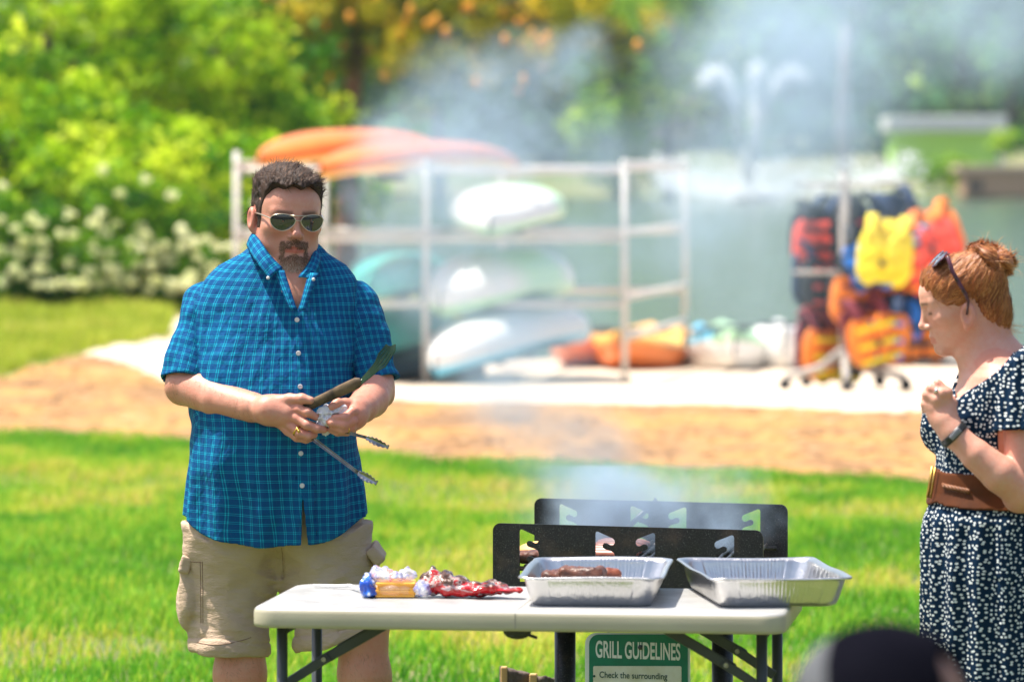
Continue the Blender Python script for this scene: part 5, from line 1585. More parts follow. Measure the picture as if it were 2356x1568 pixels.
def patched(n, c, x0, x1):
    m, nt, nd, lk, b = newmat(n)
    tc = N(nt, 'ShaderNodeTexCoord'); sp = N(nt, 'ShaderNodeSeparateXYZ'); lk.new(tc.outputs['Object'], sp.inputs[0])
    mr = N(nt, 'ShaderNodeMapRange'); mr.inputs['From Min'].default_value = -1.4; mr.inputs['From Max'].default_value = 1.4; lk.new(sp.outputs[0], mr.inputs['Value'])
    lk.new(ramp(nt, mr.outputs[0], [(x0 - .06, (.80, .80, .78)), (x0 + .04, c), (x1 - .04, c), (x1 + .06, (.80, .80, .78))]), b.inputs['Base Color']); b.inputs['Roughness'].default_value = .32
    return m
kgw = patched('white hull with green patch', (.50, .78, .46), .40, .60); kbw = patched('white hull with blue tip', (.16, .55, .78), .80, .95)
darkin = simple('dark cockpit', (.03, .03, .035), rough=.7)
def kayak(A, B, hull, deck, label, name='kayak', cat='kayak', w=.74, h=.34, roll=0, group='kayaks stored on the beach', flip=False):
    A, B = Vector(A), Vector(B); d = B - A; L = d.length; x = d.normalized()
    y = Vector((0, 0, 1)).cross(x).normalized(); z = x.cross(y)
    Mx = Matrix.Translation((A + B) / 2) @ Matrix((x, y, z)).transposed().to_4x4() @ Matrix.Rotation(math.radians(roll + (180 if flip else 0)), 4, 'X')
    o = bpy.data.objects.new(name, None); COL.objects.link(o); o.matrix_world = Mx
    tag(o, label, cat, group)
    o.matrix_basis = Mx
    def half(u):
        t = abs(u * 2 - 1); return (w / 2) * (1 - t ** 2.6) ** .75 + .012, .10 * t ** 2.5
    mb = MB()
    def hf(u, v):
        hw, rk = half(u); a = PI * v
        return (L * (u - .5), -hw * math.cos(a), -h * .62 * math.sin(a) ** .75 * (1 - .5 * abs(u * 2 - 1) ** 3) + rk)
    mb.grid(hf, 36, 14); mb.build('hull', hull, o, False, smooth=True)
    mb = MB()
    def df(u, v):
        hw, rk = half(u); a = PI * v; c = math.exp(-((u - .46) / .13) ** 4) * math.sin(a) ** 2
        return (L * (u - .5), -hw * math.cos(a), (h * .38 * math.sin(a) ** .8) * (1 - .45 * abs(u * 2 - 1)) * (1 - c) - .12 * c * h / .34 + rk)
    mb.grid(df, 36, 14); mb.build('deck', deck, o, False, smooth=True)
    mb = MB(); mb.tube([(L * (-.04 + .135 * math.cos(t)), w * .28 * math.sin(t), h * .34) for t in [i * 2 * PI / 24 for i in range(25)]], .014, 6, False); mb.build('cockpit_rim', darkin, o, False, smooth=True)
    mb = MB(); mb.box((L * -.08, 0, -.04), (.36, w * .42, .05), None, .02); mb.box((L * -.08 - .18, 0, .06), (.05, w * .40, .22), None, .02); mb.build('seat', darkin, o, False, smooth=True)
    return o
kayak(W(600, 348, 38.5), W(1010, 338, 40.7), ko, ky, 'orange kayak on top of the rack, the one whose nose reaches farthest left', flip=True, w=.72, h=.27)
kayak(W(738, 370, 37.9), W(1190, 364, 40.1), ko, ky, 'long orange kayak on top of the rack directly above and right of the man\'s head', flip=True, w=.66, h=.26)
kayak(W(1128, 494, 38.0), W(1205, 476, 40.4), kgw, kg, 'white kayak on the upper arm of the rack, highest of the white ones', w=.90, h=.36, flip=True)
kayak(W(1012, 676, 38.2), W(1288, 632, 39.7), kgw, kg, 'white kayak with a pale green patch on the middle arm of the rack', flip=True, w=.88, h=.46)
kayak(W(1000, 816, 37.8), W(1340, 738, 39.7), kbw, kb, 'white kayak with sky blue trim on the lowest arm of the rack', flip=True, w=.76, h=.40)
kayak(W(850, 640, 38.3), W(1000, 634, 40.6), kt, kt, 'teal canoe on the rack directly behind the man\'s shoulder', w=.72, h=.36, flip=True)
kayak(W(850, 772, 38.5), W(1000, 762, 41), kt, kt, 'dark teal canoe on the lowest arm beside the man\'s sleeve', w=.8, h=.36, flip=True)
kayak(W(800, 846, 38.4), W(1090, 838, 40.6), kdk, kdk, 'dark kayak on the sand under the rack', w=.8, h=.30, flip=True)
def gk(px, Y): x = W(px, 0, Y).x; return float(gz(x, Y))
def ground_kayak(p0, Y0, p1, Y1, hull, deck, label, h=.36, w=.74, flip=False, rise=.17):
    a = W(p0, 0, Y0); b_ = W(p1, 0, Y1); a.z = gk(p0, Y0) + rise; b_.z = gk(p1, Y1) + rise
    return kayak(a, b_, hull, deck, label, w=w, h=h, flip=flip)
ground_kayak(1300, 41.2, 1500, 44.0, ko, ky, 'orange kayak on the sand behind the rack, left of the pair', h=.36)
ground_kayak(1415, 40.8, 1560, 43.6, ko, ky, 'orange kayak with yellow deck on the sand by the last rack post', h=.40)
ground_kayak(1640, 41.4, 1610, 44.2, kw, kb, 'white kayak with blue deck lying on the sand right of the rack', h=.38, w=.5)
ground_kayak(1690, 41.2, 1660, 44.0, kw, kg, 'white kayak with green deck lying in front of the lake', h=.50, w=.80)
ground_kayak(1805, 41.4, 1790, 44.0, kw, kw, 'all white kayak standing low on the sand just left of the life vest stand', h=.58, w=.70)
ground_kayak(2130, 41.6, 2190, 44.2, kw, kg, 'white and green kayak behind the life vests, next to the woman\'s face', h=.50, w=.8)
ground_kayak(2010, 41.6, 2060, 44.2, ko, kw, 'white kayak with orange hull hidden behind the life vest stand', h=.42, w=.8)
# stand of life vests
standY = 36.3
sb = W(1943, 0, standY); sg = gk(1943, standY)
rackm = simple('grey stand tube', (.42, .39, .36), (.34, .32, .30), rough=.6)
stand = empty('vest_stand', (sb.x, standY, sg), 'pale metal post with splayed feet and hanging arms for life vests', 'vest stand')
zb = lambda py: W(0, py, standY).z
mb = MB(); mb.tube([(sb.x, standY, sg + .2), (sb.x, standY, zb(395))], .040, 12); mb.build('pole', rackm, stand, smooth=True)
for a in (-20, 52, 124, 196, 268):
    ca, sa = math.cos(math.radians(a)), math.sin(math.radians(a))
    mb = MB(); mb.tube([(sb.x, standY, zb(800)), (sb.x + ca * .20, standY + sa * .20, zb(845)), (sb.x + ca * .48, standY + sa * .48, sg + .10)], .030, 8)
    o = mb.build('foot', rackm, stand, smooth=True)
    mb = MB(); mb.tube([(sb.x + ca * .48, standY + sa * .48 - .02, sg + .05), (sb.x + ca * .48, standY + sa * .48 + .02, sg + .05)], .05, 12); mb.build('caster', darkin, o, smooth=True)
for lv in (425, 628):
    for a in range(0, 360, 60):
        ca, sa = math.cos(math.radians(a + 10)), math.sin(math.radians(a + 10))
        mb = MB(); mb.tube([(sb.x, standY, zb(lv)), (sb.x + ca * .40, standY + sa * .36, zb(lv) + .01)], .015, 6); mb.build('arm', rackm, stand, smooth=True)
def vm(n, c): return simple(n, c, tuple(x * .8 for x in c), scale=9, rough=.75, bmp=.3, bscale=25, bdist=.01)
VM = dict(red=vm('red nylon', (.85, .10, .07)), orange=vm('orange nylon', (.95, .27, .04)), yellow=vm('yellow nylon', (.98, .80, .04)), blue=vm('blue nylon', (.02, .20, .72)),
          cyan=vm('bright blue nylon', (.0, .36, .70)), black=vm('black nylon', (.022, .032, .045)), navy=vm('navy nylon', (.02, .05, .13)), maroon=vm('maroon nylon', (.20, .03, .05)))
def make_vest(main, side, belt):
    v = bpy.data.objects.new('life_vest', None); COL.objects.link(v)
    def panel(x0, x1, z0, z1, y, t, bend):
        mb = MB()
        def f(u, vv):
            # closed cushion: u around, vv along the height
            a = u * 2 * PI; zc = z0 + (z1 - z0) * vv; e = (1 - abs(vv * 2 - 1) ** 5)
            hw = (x1 - x0) / 2 * (.75 + .25 * e); cx = (x0 + x1) / 2
            x = cx + hw * math.copysign(abs(math.cos(a)) ** .5, math.cos(a)) * (.2 + .8 * e)
            return (x, y + bend * x * x + t * math.copysign(abs(math.sin(a)) ** .7, math.sin(a)) * e * (1 - .12 * math.sin(vv * 18)), zc)
        mb.grid(f, 18, 14, True); return mb
    panel(-.21, -.01, -.50, -.10, -.07, .035, 1.0).build('front_panel', VM[main], v, False, smooth=True)
    panel(.01, .21, -.50, -.10, -.07, .035, 1.0).build('front_panel', VM[main], v, False, smooth=True)
    panel(-.20, .20, -.48, .00, .09, .035, -.9).build('back_panel', VM[side], v, False, smooth=True)
    for s in (-1, 1):
        mb = MB(); mb.grid(lambda u, vv: (s * (.115 + .01 * math.sin(u * PI)) + (vv - .5) * .075, -.08 + .17 * u, -.13 + .15 * math.sin(u * PI * .75) ), 10, 3)
        solidify(mb.build('shoulder_strap', VM[side], v, False, smooth=True), .03)
    for z in (-.20, -.33, -.45):
        mb = MB(); mb.box((0, -.118, z), (.36, .008, .035)); mb.build('belt', VM[belt], v, False)
    mb = MB(); mb.box((0, -.126, -.33), (.05, .014, .05), None, .004); mb.build('buckle', darkin, v, False)
    return v
vestcache = {}
used = set()
def vest(px, py, dY, yaw, tilt, main, side, belt, label, sc_=1.0):
    key = (main, side, belt)
    if key not in vestcache: vestcache[key] = make_vest(*key); v = vestcache[key]
    else: v = copy_tree(vestcache[key])
    v.location = W(px, py, standY + dY); v.rotation_euler = (0, math.radians(tilt), math.radians(yaw)); v.scale = (sc_,) * 3
    tag(v, label, 'life vest', 'life vests on the stand')
for a in ((1888, 470, -.15, 25, 4, 'red', 'black', 'black', 'black and red life vest at the top left of the stand'),
          (1912, 455, .25, -60, -4, 'black', 'navy', 'red', 'black and navy life vest beside the pole, behind the top left one'),
          (1875, 560, .12, 60, 2, 'black', 'navy', 'red', 'black life vest under the top left red one, outer left'),
          (1908, 640, -.30, 15, -6, 'red', 'black', 'black', 'red life vest in the lower row, left of the pole'),
          (1888, 720, .05, 50, 2, 'orange', 'maroon', 'yellow', 'orange and maroon life vest hanging lowest at the left'),
          (1990, 520, -.12, -20, -10, 'blue', 'black', 'navy', 'blue life vest in the upper row between the pole and the yellow one'),
          (1978, 450, .30, 50, 0, 'black', 'black', 'red', 'black life vest behind the top of the pole'),
          (2044, 505, -.42, -12, 5, 'yellow', 'yellow', 'yellow', 'bright yellow life vest in the front of the stand'),
          (1975, 600, -.05, 20, 6, 'orange', 'black', 'maroon', 'small orange life vest between pole and yellow vest'),
          (2052, 445, .15, 30, -14, 'black', 'navy', 'red', 'black and red life vest at the top right of the stand'),
          (2130, 480, -.05, -35, -22, 'red', 'orange', 'red', 'orange red life vest sticking out farthest right'),
          (2092, 530, .02, -50, -6, 'red', 'cyan', 'orange', 'red life vest half hidden behind the yellow one'),
          (2112, 585, .20, -20, -4, 'cyan', 'navy', 'navy', 'bright blue life vest right beside the woman\'s forehead'),
          (1985, 690, -.25, 30, -12, 'orange', 'maroon', 'yellow', 'orange life vest with yellow belts, low, right of the pole'),
          (2032, 680, -.10, -10, 3, 'orange', 'navy', 'blue', 'orange and navy life vest under the yellow one'),
          (2070, 650, .15, -40, 0, 'blue', 'black', 'navy', 'dark blue life vest low at the right behind the yellow one'),
          (2108, 690, .10, 20, -3, 'orange', 'maroon', 'black', 'orange life vest with maroon back, lowest at the right'),
          (1930, 735, .30, 0, 0, 'black', 'black', 'yellow', 'black life vest with yellow belts low behind the pole')):
    a = list(a)
    if a[0] < 1950: a[2] = abs(a[2]) + .12; a[0] -= 6
    vest(*a)
# ------------------------------------------------------------ folding table and what lies on it
TZ = .74
plast = simple('off white blow moulded plastic', (.37, .37, .37), (.30, .30, .29), scale=2.5, rough=.45, bmp=.25, bscale=300, bdist=.0015)
nt = plast.node_tree; lk = nt.links; b = nt.nodes['Principled BSDF']
basec = b.inputs['Base Color'].links[0].from_socket
c = mixc(nt, ramp(nt, noise(nt, 9, 6, .7, dist=.6), [(.60, 0.0), (.72, .35)]), basec, (.20, .17, .12))
c = mixc(nt, ramp(nt, noise(nt, 60, 3, .7, sc3=(.12, 1, 1)), [(.66, 0.0), (.72, .4)]), c, (.20, .20, .20))
lk.new(c, b.inputs['Base Color']); lk.new(ramp(nt, noise(nt, 15, 5), [(.35, .32), (.65, .58)]), b.inputs['Roughness'])
plastb = simple('cream plastic edge', (.42, .385, .28), (.37, .335, .24), scale=4, rough=.45, bmp=.25, bscale=300, bdist=.0015)
legm = simple('dark grey powder coated steel', (.045, .052, .055), (.03, .035, .038), rough=.4)
TC = Vector((.047, 10.985, 0)); TR = math.radians(-7.5)
table = empty('folding_table', TC, 'off white plastic folding table with dark grey legs in front of the grill', 'table', rz=TR)
def slab(x0, x1, cornl, cornr, name):
    r = .045; hy = .305; V_ = []; F_ = []
    def outline(ins):
        P = []
        for sx, sy, a0, rr in ((1, 1, 0, cornr), (-1, 1, 90, cornl), (-1, -1, 180, cornl), (1, -1, 270, cornr)):
            X = x1 if sx > 0 else x0
            for i in range(7):
                a = math.radians(a0 + 90 * i / 6); P.append((X - sx * rr + (rr - ins) * math.cos(a), sy * (hy - rr) + (rr - ins) * math.sin(a)))
        return P
    rows = [(TZ - .045, .006), (TZ - .043, .001), (TZ - .036, 0), (TZ - .012, 0), (TZ - .005, .0022), (TZ - .0012, .006), (TZ, .012)]
    for z, ins in rows: V_ += [(x, y, z) for x, y in outline(ins)]
    m = 28
    for k in range(len(rows) - 1):
        for i in range(m): j = (i + 1) % m; F_.append((k * m + i, k * m + j, (k + 1) * m + j, (k + 1) * m + i))
    F_.append(tuple(reversed(range(m)))); F_.append(tuple((len(rows) - 1) * m + i for i in range(m)))
    fmi = [1 if k < 4 else 0 for k in range(len(rows) - 1) for i in range(m)] + [1, 0]
    return mesh(name, V_, F_, [plast, plastb], table, False, smooth=True, fm=fmi)
slab(-.603, .603, .055, .055, 'tabletop')
mb = MB(); mb.box((0, 0, TZ + .0001), (.0022, .585, .0006)); mb.box((0, -.3052, TZ - .022), (.0022, .0008, .034)); mb.build('fold_seam', simple('seam shadow plastic', (.30, .28, .24), rough=.7), table, False)
def tb(a, b_, w, t, name, parent=None, up=Vector((0, 1, 0))):
    mb = MB(); mb.bar(a, b_, w, t, up, bev=.003); return mb.build(name, legm, parent or table, False)
for s in (-1, 1):
    for y in (-.215, .245):
        mb = MB(); mb.tube([(s * .545, y, TZ - .046), (s * .545, y, .012)], .0125, 12); lg = mb.build('leg', legm, table, False, smooth=True)
        mb = MB(); mb.tube([(s * .545, y, .03), (s * .545, y, .0)], .016, 12); mb.build('foot_cap', blackp, lg, False, smooth=True)
    mb = MB(); mb.tube([(s * .545, -.215, .20), (s * .545, .245, .20)], .009, 8); mb.tube([(s * .545, -.215, TZ - .06), (s * .545, .245, TZ - .06)], .011, 8); mb.build('cross_bar', legm, table, False, smooth=True)
    for y in (-.14, .16):
        a = Vector((s * .32, y, TZ - .05)); m_ = Vector((s * .46, y, TZ - .13)); e = Vector((s * .545, y, TZ - .185))
        br = tb(a, m_ + (m_ - a) * .12, .024, .007, 'brace'); tb(m_ - (e - m_) * .12 + Vector((0, -.009, 0)), e + Vector((0, -.009, 0)), .022, .007, 'brace')
        mb = MB(); mb.tube([m_ + Vector((0, -.018, 0)), m_ + Vector((0, .006, 0))], .006, 8); mb.build('rivet', steel, br, False)
mb = MB(); mb.ball((.0, -.27, TZ - .048), (.032, .012, .018), 14, 8); mb.bar((.015, -.27, TZ - .052), (.045, -.27, TZ - .062), .01, .006); mb.build('latch', blackp, table, False, smooth=True)
mb = MB(); mb.tube([(.607 - .006, -.27, TZ - .02), (.607 + .004, -.268, TZ - .035), (.607 + .008, -.262, TZ - .065)], .004, 6); 
# aluminium trays
alu, nt, nd, lk, b = newmat('crinkled aluminium foil')
lk.new(ramp(nt, noise(nt, 6, 3), [(.3, (.72, .71, .70)), (.7, (.60, .59, .58))]), b.inputs['Base Color'])
b.inputs['Metallic'].default_value = 1; b.inputs['Roughness'].default_value = .30
bump(nt, b, mathn(nt, 'ADD', noise(nt, 28, 5, .6, dist=1.2), mathn(nt, 'MULTIPLY', noise(nt, 90, 3, .6), .3)), .32, .005)
def tray(cx, cy, rz, label, seed):
    o = empty('foil_tray', (cx, cy, TZ + .0005), label, 'foil tray', 'aluminium trays on the table', rz=rz)
    def rr(hx, hy, r, n):
        P = []
        per = []
        for sx, sy, a0 in ((1, 1, 0), (-1, 1, 90), (-1, -1, 180), (1, -1, 270)):
            for i in range(n + 1):
                a = math.radians(a0 + 90 * i / n); P.append((sx * (hx - r) + r * math.cos(a), sy * (hy - r) + r * math.sin(a)))
        # resample each straight side densely
        out = []
        m = len(P)
        for i in range(m):
            a, b_ = P[i], P[(i + 1) % m]; L = math.hypot(b_[0] - a[0], b_[1] - a[1]); k = 190 if L > .2 and abs(b_[1] - a[1]) > .2 else (110 if L > .1 else 1)
            for j in range(k): out.append((a[0] + (b_[0] - a[0]) * j / k, a[1] + (b_[1] - a[1]) * j / k))
        return out
    rows = [(.128, .232, .0, 0), (.134, .238, .003, 0), (.138, .243, .012, .5), (.142, .247, .025, 1), (.147, .252, .042, 1), (.151, .256, .056, .6), (.153, .258, .063, 0), (.160, .265, .066, 0), (.1625, .2675, .0675, 0), (.1645, .2695, .066, 0), (.165, .270, .063, 0)]
    base = rr(1, 1, .2, 5)
    V_ = []; m = None
    for hx, hy, z, rib in rows:
        pts = rr(hx, hy, .035, 5); m = len(pts)
        for i, (x, y) in enumerate(pts):
            sx = abs(x) > hx - .002; sy = abs(y) > hy - .002
            t = x if sy else y
            f = .0046 * rib * (max(-.6, min(.6, math.sin(t * 2 * PI / .0175) * 1.4)) if ((sy and abs(x) < hx - .05) or (sx and abs(y) < hy - .05)) else 0)
            n_ = math.hypot(x, y)
            dx, dy = (0, math.copysign(f, y)) if sy else (math.copysign(f, x), 0) if sx else (0, 0)
            wv = .0016 * math.sin(t * 17 + seed) * (z > .06)
            V_.append((x + dx, y + dy, z + wv))
    F_ = []
    for k in range(len(rows) - 1):
        for i in range(m): j = (i + 1) % m; F_.append((k * m + i, k * m + j, (k + 1) * m + j, (k + 1) * m + i))
    nb_ = len(V_)
    V_.append((0, 0, .0)); 
    for i in range(m): F_.append((i, nb_, (i + 1) % m))
    t = mesh('tray_wall', V_, F_, alu, o, False, smooth=True); solidify(t, .0009)
    return o
tray(.197, 11.035, math.radians(-4.5), 'foil tray holding browned meat, left one of the two', 1)
tray(.578, 11.02, math.radians(6.5), 'empty foil tray overhanging the right end of the table', 4)
meat = simple('grilled brown meat', (.16, .055, .028), (.06, .022, .014), scale=40, rough=.45, bmp=.7, bscale=70, bdist=.004)
def steak(c, r, ang, seed, label, name='grilled_meat', cat='meat', m=None, group='grilled meat'):
    R = rot('Z', ang)
    def f(P):
        q = (P - A3(*c)) @ R
        return rbox(q, (0, 0, 0), r, min(r) * .9) + .005 * vnoise(P, 45, seed) + .002 * vnoise(P, 130, seed)
    V_, F_ = sdf_mesh(f, (c[0] - .12, c[1] - .12, c[2] - .04), (c[0] + .12, c[1] + .12, c[2] + .04), .003)
    return tag(mesh(name, V_, F_, m or meat), label, cat, group)
for k, (px, Y, r_, a, z, lb) in enumerate(((1305, 11.08, (.05, .03, .013), 10, .756, 'flat piece of browned meat at the left inside the foil tray'), (1340, 11.02, (.045, .028, .012), -15, .770, 'dark piece of meat lying on top of the others in the tray'),
      (1382, 11.06, (.040, .016, .012), 4, .762, 'reddish sausage end at the right of the meat in the tray'), (1330, 11.14, (.055, .035, .012), 30, .756, 'piece of meat at the back of the tray'))):
    x = W(px, 0, Y).x; z += .024; r_ = (r_[0] * 1.2, r_[1], .015); steak((x, Y, z), r_, a, 60 + k, lb, m=meat if k != 2 else simple('reddish sausage', (.26, .075, .035), (.18, .05, .025), rough=.35))
# pack of cheese slices
def T(px, py, Y): return W(px, py, Y)
chY = 10.99
cheese = empty('cheese_pack', W(890, 1376, chY), 'open pack of orange cheese slices in crumpled blue and clear wrapper', 'cheese pack')
chm = simple('orange cheese', (.98, .50, .06), (.95, .45, .05), rough=.4)
a = W(864, 0, chY); b_ = W(954, 0, chY)
mb = MB()
for k in range(6):
    dx = .0022 * math.sin(k * 2.1); mb.box(((a.x + b_.x) / 2 + dx + k * .0007, chY + .045 + dx, TZ + .005 + k * .0055), (.090, .090, .0053), None, .0010)
mb.build('cheese_slices', chm, cheese)
def crumple(name, c, r, amp, f, seed, m, parent, h=.0022, smooth=False, extra=None, tone=None):
    def fn(P):
        d = ell(P, c, r)
        if extra: 
            for (cc_, rr_) in extra: d = smin(d, ell(P, cc_, rr_), .015)
        n1, n2 = vnoise(P, f, seed), vnoise(P, f * 2.1, seed + 1)
        return np.maximum(d + amp * (1 - 2 * np.abs(n1)) + amp * .5 * (1 - 2 * np.abs(n2)), TZ + .001 - P[:, 2])
    R_ = max(r) + .05
    if extra: R_ += max(ln(A3(*cc_) - A3(*c)) for cc_, _ in extra)
    V_, F_ = sdf_mesh(fn, (c[0] - R_, c[1] - R_, TZ - .01), (c[0] + R_, c[1] + R_, TZ + .15), h)
    return mesh(name, V_, F_, m, parent, True, smooth=smooth, attr={'tone': tone(V_)} if tone else None)
wrapb, nt, nd, lk, b = newmat('blue printed wrapper')
lk.new(ramp(nt, noise(nt, 34, 2, .5), [(.40, (.01, .06, .42)), (.50, (.02, .16, .60)), (.56, (.75, .78, .85)), (.62, (.02, .10, .50))]), b.inputs['Base Color'])
b.inputs['Roughness'].default_value = .2; b.inputs['Coat Weight'].default_value = .5
film, nt, nd, lk, b = newmat('clear crinkled film')
b.inputs['Base Color'].default_value = (.9, .9, .95, 1); b.inputs['Roughness'].default_value = .12
b.inputs['Alpha'].default_value = .12; bump(nt, b, noise(nt, 60, 4, .6), .8, .006)
filmb, nt, nd, lk, b = newmat('printed film edge')
lk.new(ramp(nt, noise(nt, 26, 2, .5), [(.42, (.80, .80, .86)), (.50, (.25, .30, .75)), (.56, (.85, .83, .88)), (.64, (.75, .15, .2))]), b.inputs['Base Color'])
b.inputs['Alpha'].default_value = .55; b.inputs['Roughness'].default_value = .15
p = W(846, 1345, chY + .02); crumple('wrapper', tuple(p), (.020, .035, .030), .006, 42, 90, wrapb, cheese, extra=[((p.x + .006, p.y, TZ + .01), (.022, .04, .012))])
p = W(905, 1322, chY + .04); crumple('film', tuple(p), (.052, .045, .016), .008, 38, 95, filmb, cheese, extra=[((p.x + .03, p.y, p.z + .010), (.02, .02, .014)), ((p.x - .035, p.y, p.z + .010), (.02, .02, .012))])
p = W(908, 1352, chY + .045); crumple('film', tuple(p), (.058, .055, .022), .003, 30, 99, film, cheese, h=.003)
# red bag
def bagtone(V): return np.clip((V[:, 0] - V[:, 0].min()) / np.ptp(V[:, 0]), 0, 1)
bagm, nt, nd, lk, b = newmat('red and brown printed bag')
at = N(nt, 'ShaderNodeVertexColor', layer_name='tone')
tc = N(nt, 'ShaderNodeTexCoord'); sp = N(nt, 'ShaderNodeSeparateXYZ'); lk.new(tc.outputs['Object'], sp.inputs[0])
n0 = noise(nt, 22, 3, .6)
top = mathn(nt, 'ADD', mathn(nt, 'MULTIPLY', mathn(nt, 'SUBTRACT', sp.outputs[2], TZ + .030), 26), mathn(nt, 'MULTIPLY', mathn(nt, 'SUBTRACT', n0, .5), 1.6))
body_c = ramp(nt, noise(nt, 19, 2, .5, sc3=(1, 1, 2.2)), [(.36, (.50, .003, .006)), (.56, (.46, .004, .008)), (.585, (.62, .52, .52)), (.61, (.55, .40, .40)), (.63, (.48, .004, .008))])
top_c = ramp(nt, noise(nt, 30, 3, .6), [(.35, (.03, .014, .008)), (.55, (.10, .04, .02)), (.60, (.50, .42, .38)), (.64, (.40, .01, .01))])
tf = N(nt, 'ShaderNodeMapRange'); tf.inputs['From Min'].default_value = -.15; tf.inputs['From Max'].default_value = .15; lk.new(top, tf.inputs['Value'])
lk.new(mixc(nt, tf.outputs[0], body_c, top_c), b.inputs['Base Color'])
b.inputs['Roughness'].default_value = .18; b.inputs['Coat Weight'].default_value = .4
bag = empty('food_bag', W(1080, 1370, 11.0), 'half empty crumpled red and brown food bag between cheese and trays', 'food bag')
p = W(1030, 1340, 11.02)
crumple('bag', (p.x, p.y, TZ + .030), (.060, .05, .028), .007, 30, 110, bagm, bag, extra=[((W(1110, 0, 11).x, 11.0, TZ + .022), (.06, .045, .020)), ((W(1165, 0, 10.98).x, 10.98, TZ + .020), (.045, .030, .009)), ((W(1000, 0, 11).x, 11.02, TZ + .042), (.035, .03, .024))])
p = W(975, 1352, 11.0); crumple('film', (p.x, p.y, TZ + .022), (.022, .03, .020), .005, 44, 120, filmb, bag)
# plastic knife
kn = MB(); pts = [W(722, 1353, 11.25), W(770, 1352, 11.22), W(806, 1350, 11.2), W(836, 1358, 11.1)]
for p in pts: p.z = TZ + .006
pts[2].z += .004
kn.tube(pts, [.003, .0042, .004, .002], 8)
o = kn.build('plastic_knife', simple('white plastic', (.8, .8, .8), rough=.3), smooth=True); tag(o, 'white plastic knife lying left of the cheese pack', 'knife')

# ------------------------------------------------------------ the grill
black, nt, nd, lk, b = newmat('black powder coated plate')
lk.new(ramp(nt, noise(nt, 420, 2, .6), [(.52, (.010, .010, .011)), (.66, (.045, .045, .045)), (.74, (.24, .22, .20))]), b.inputs['Base Color'])
b.inputs['Roughness'].default_value = .35; b.inputs['Metallic'].default_value = .3
spk = b.inputs['Base Color'].links[0].from_socket
lk.new(mixc(nt, ramp(nt, noise(nt, 7, 5, .65), [(.52, 0.0), (.70, .8)]), spk, (.085, .055, .038)), b.inputs['Base Color'])
lk.new(ramp(nt, noise(nt, 12, 4), [(.35, .28), (.65, .62)]), b.inputs['Roughness'])
bump(nt, b, noise(nt, 500, 2), .3, .001)
PL = Vector(W(1134.5, 1206, 11.86)); PR = Vector(W(1756, 1222, 11.63))
ux = (PR - PL); ux.z = 0; PWID = ux.length; ux.normalize(); uy = Vector((-ux.y, ux.x, 0))
ZTOP = (PL.z + PR.z) / 2 + .004
grill = empty('park_grill', PL + ux * PWID / 2 + uy * .4 - Vector((0, 0, PL.z)), 'black steel park grill with two slotted side plates on round posts', 'grill')
def plate(origin, width, name):
    k = width / 1693.0
    cu = bpy.data.curves.new('plate_outline', 'CURVE'); cu.dimensions = '2D'; cu.fill_mode = 'BOTH'; cu.extrude = .0025
    def spl(P):
        s = cu.splines.new('POLY'); s.points.add(len(P) - 1)
        for q, (x, y) in zip(s.points, P): q.co = (x, y, 0, 1)
        s.use_cyclic_u = True
    r = 48 * k; Hh = .232; out = []
    for cx, cy, a0 in ((width - r, -r, 0), (r, -r, 90)):
        for i in range(7): a = math.radians(a0 + 15 * i); out.append((cx + r * math.cos(a), cy + r * math.sin(a)))
    out += [(0, -Hh), (width, -Hh)]
    spl(out)
    cut = [(250, 258), (256, 247), (268, 246), (362, 284), (373, 296), (374, 312), (364, 325), (348, 327), (322, 314), (308, 314), (298, 324), (299, 340), (312, 350), (350, 360), (368, 370), (375, 385), (374, 402), (363, 414), (346, 415), (325, 406), (309, 406), (298, 416), (300, 434), (314, 443), (350, 455), (372, 470), (374, 490), (360, 505), (330, 500), (300, 510), (296, 560), (252, 560)]
    for off, mir in ((168, 0), (648, 0), (1025, 1), (1515, 1)):
        P = [((off + (x - 250) * (-1 if mir else 1)) * k, -(y - 212) * k) for x, y in cut]
        spl(P)
    tmp = bpy.data.objects.new('tmp', cu); me = bpy.data.meshes.new_from_object(tmp); bpy.data.objects.remove(tmp); bpy.data.curves.remove(cu)
    me.materials.clear(); me.materials.append(black)
    Mx = Matrix((ux, Vector((0, 0, 1)), ux.cross(Vector((0, 0, 1))))).transposed().to_4x4(); Mx.translation = origin
    me.transform(Mx); me.name = name
    return link(name, me, grill)
o0 = Vector((PL.x, PL.y, ZTOP)); o1 = Vector(W(1230, 1148, 12.69)); o1.z = ZTOP
plate(o0, PWID, 'side_plate'); plate(o1, PWID * 1.0, 'side_plate')
rearo = o1
for (px, Y) in ((1300, 12.15), (1662, 12.1)):
    x = W(px, 0, Y).x; mb = MB(); mb.tube([(x, Y, -.05), (x, Y, .64)], .027, 16); mb.build('post', black, grill, smooth=True)
def gp(u, v, z): 
    a = o0.lerp(o1, v); return Vector((a.x, a.y, z)) + ux * (PWID * u)
mb = MB(); mb.add([gp(.02, .02, .640), gp(.98, .02, .640), gp(.98, .98, .640), gp(.02, .98, .640), gp(.02, .02, .630), gp(.98, .02, .630), gp(.98, .98, .630), gp(.02, .98, .630)], [(0, 1, 2, 3), (7, 6, 5, 4), (0, 4, 5, 1), (1, 5, 6, 2), (2, 6, 7, 3), (3, 7, 4, 0)]); mb.build('fire_pan', black, grill)
gz0 = ZTOP - .105
mb = MB()
for k in range(26): mb.tube([gp(.12 + .032 * k, .01, gz0), gp(.12 + .032 * k, .99, gz0)], .0045, 6)
for v in (.03, .5, .97): mb.tube([gp(.08, v, gz0 - .008), gp(.96, v, gz0 - .008)], .006, 6)
mb.build('cooking_grate', steel if False else black, grill, smooth=True)
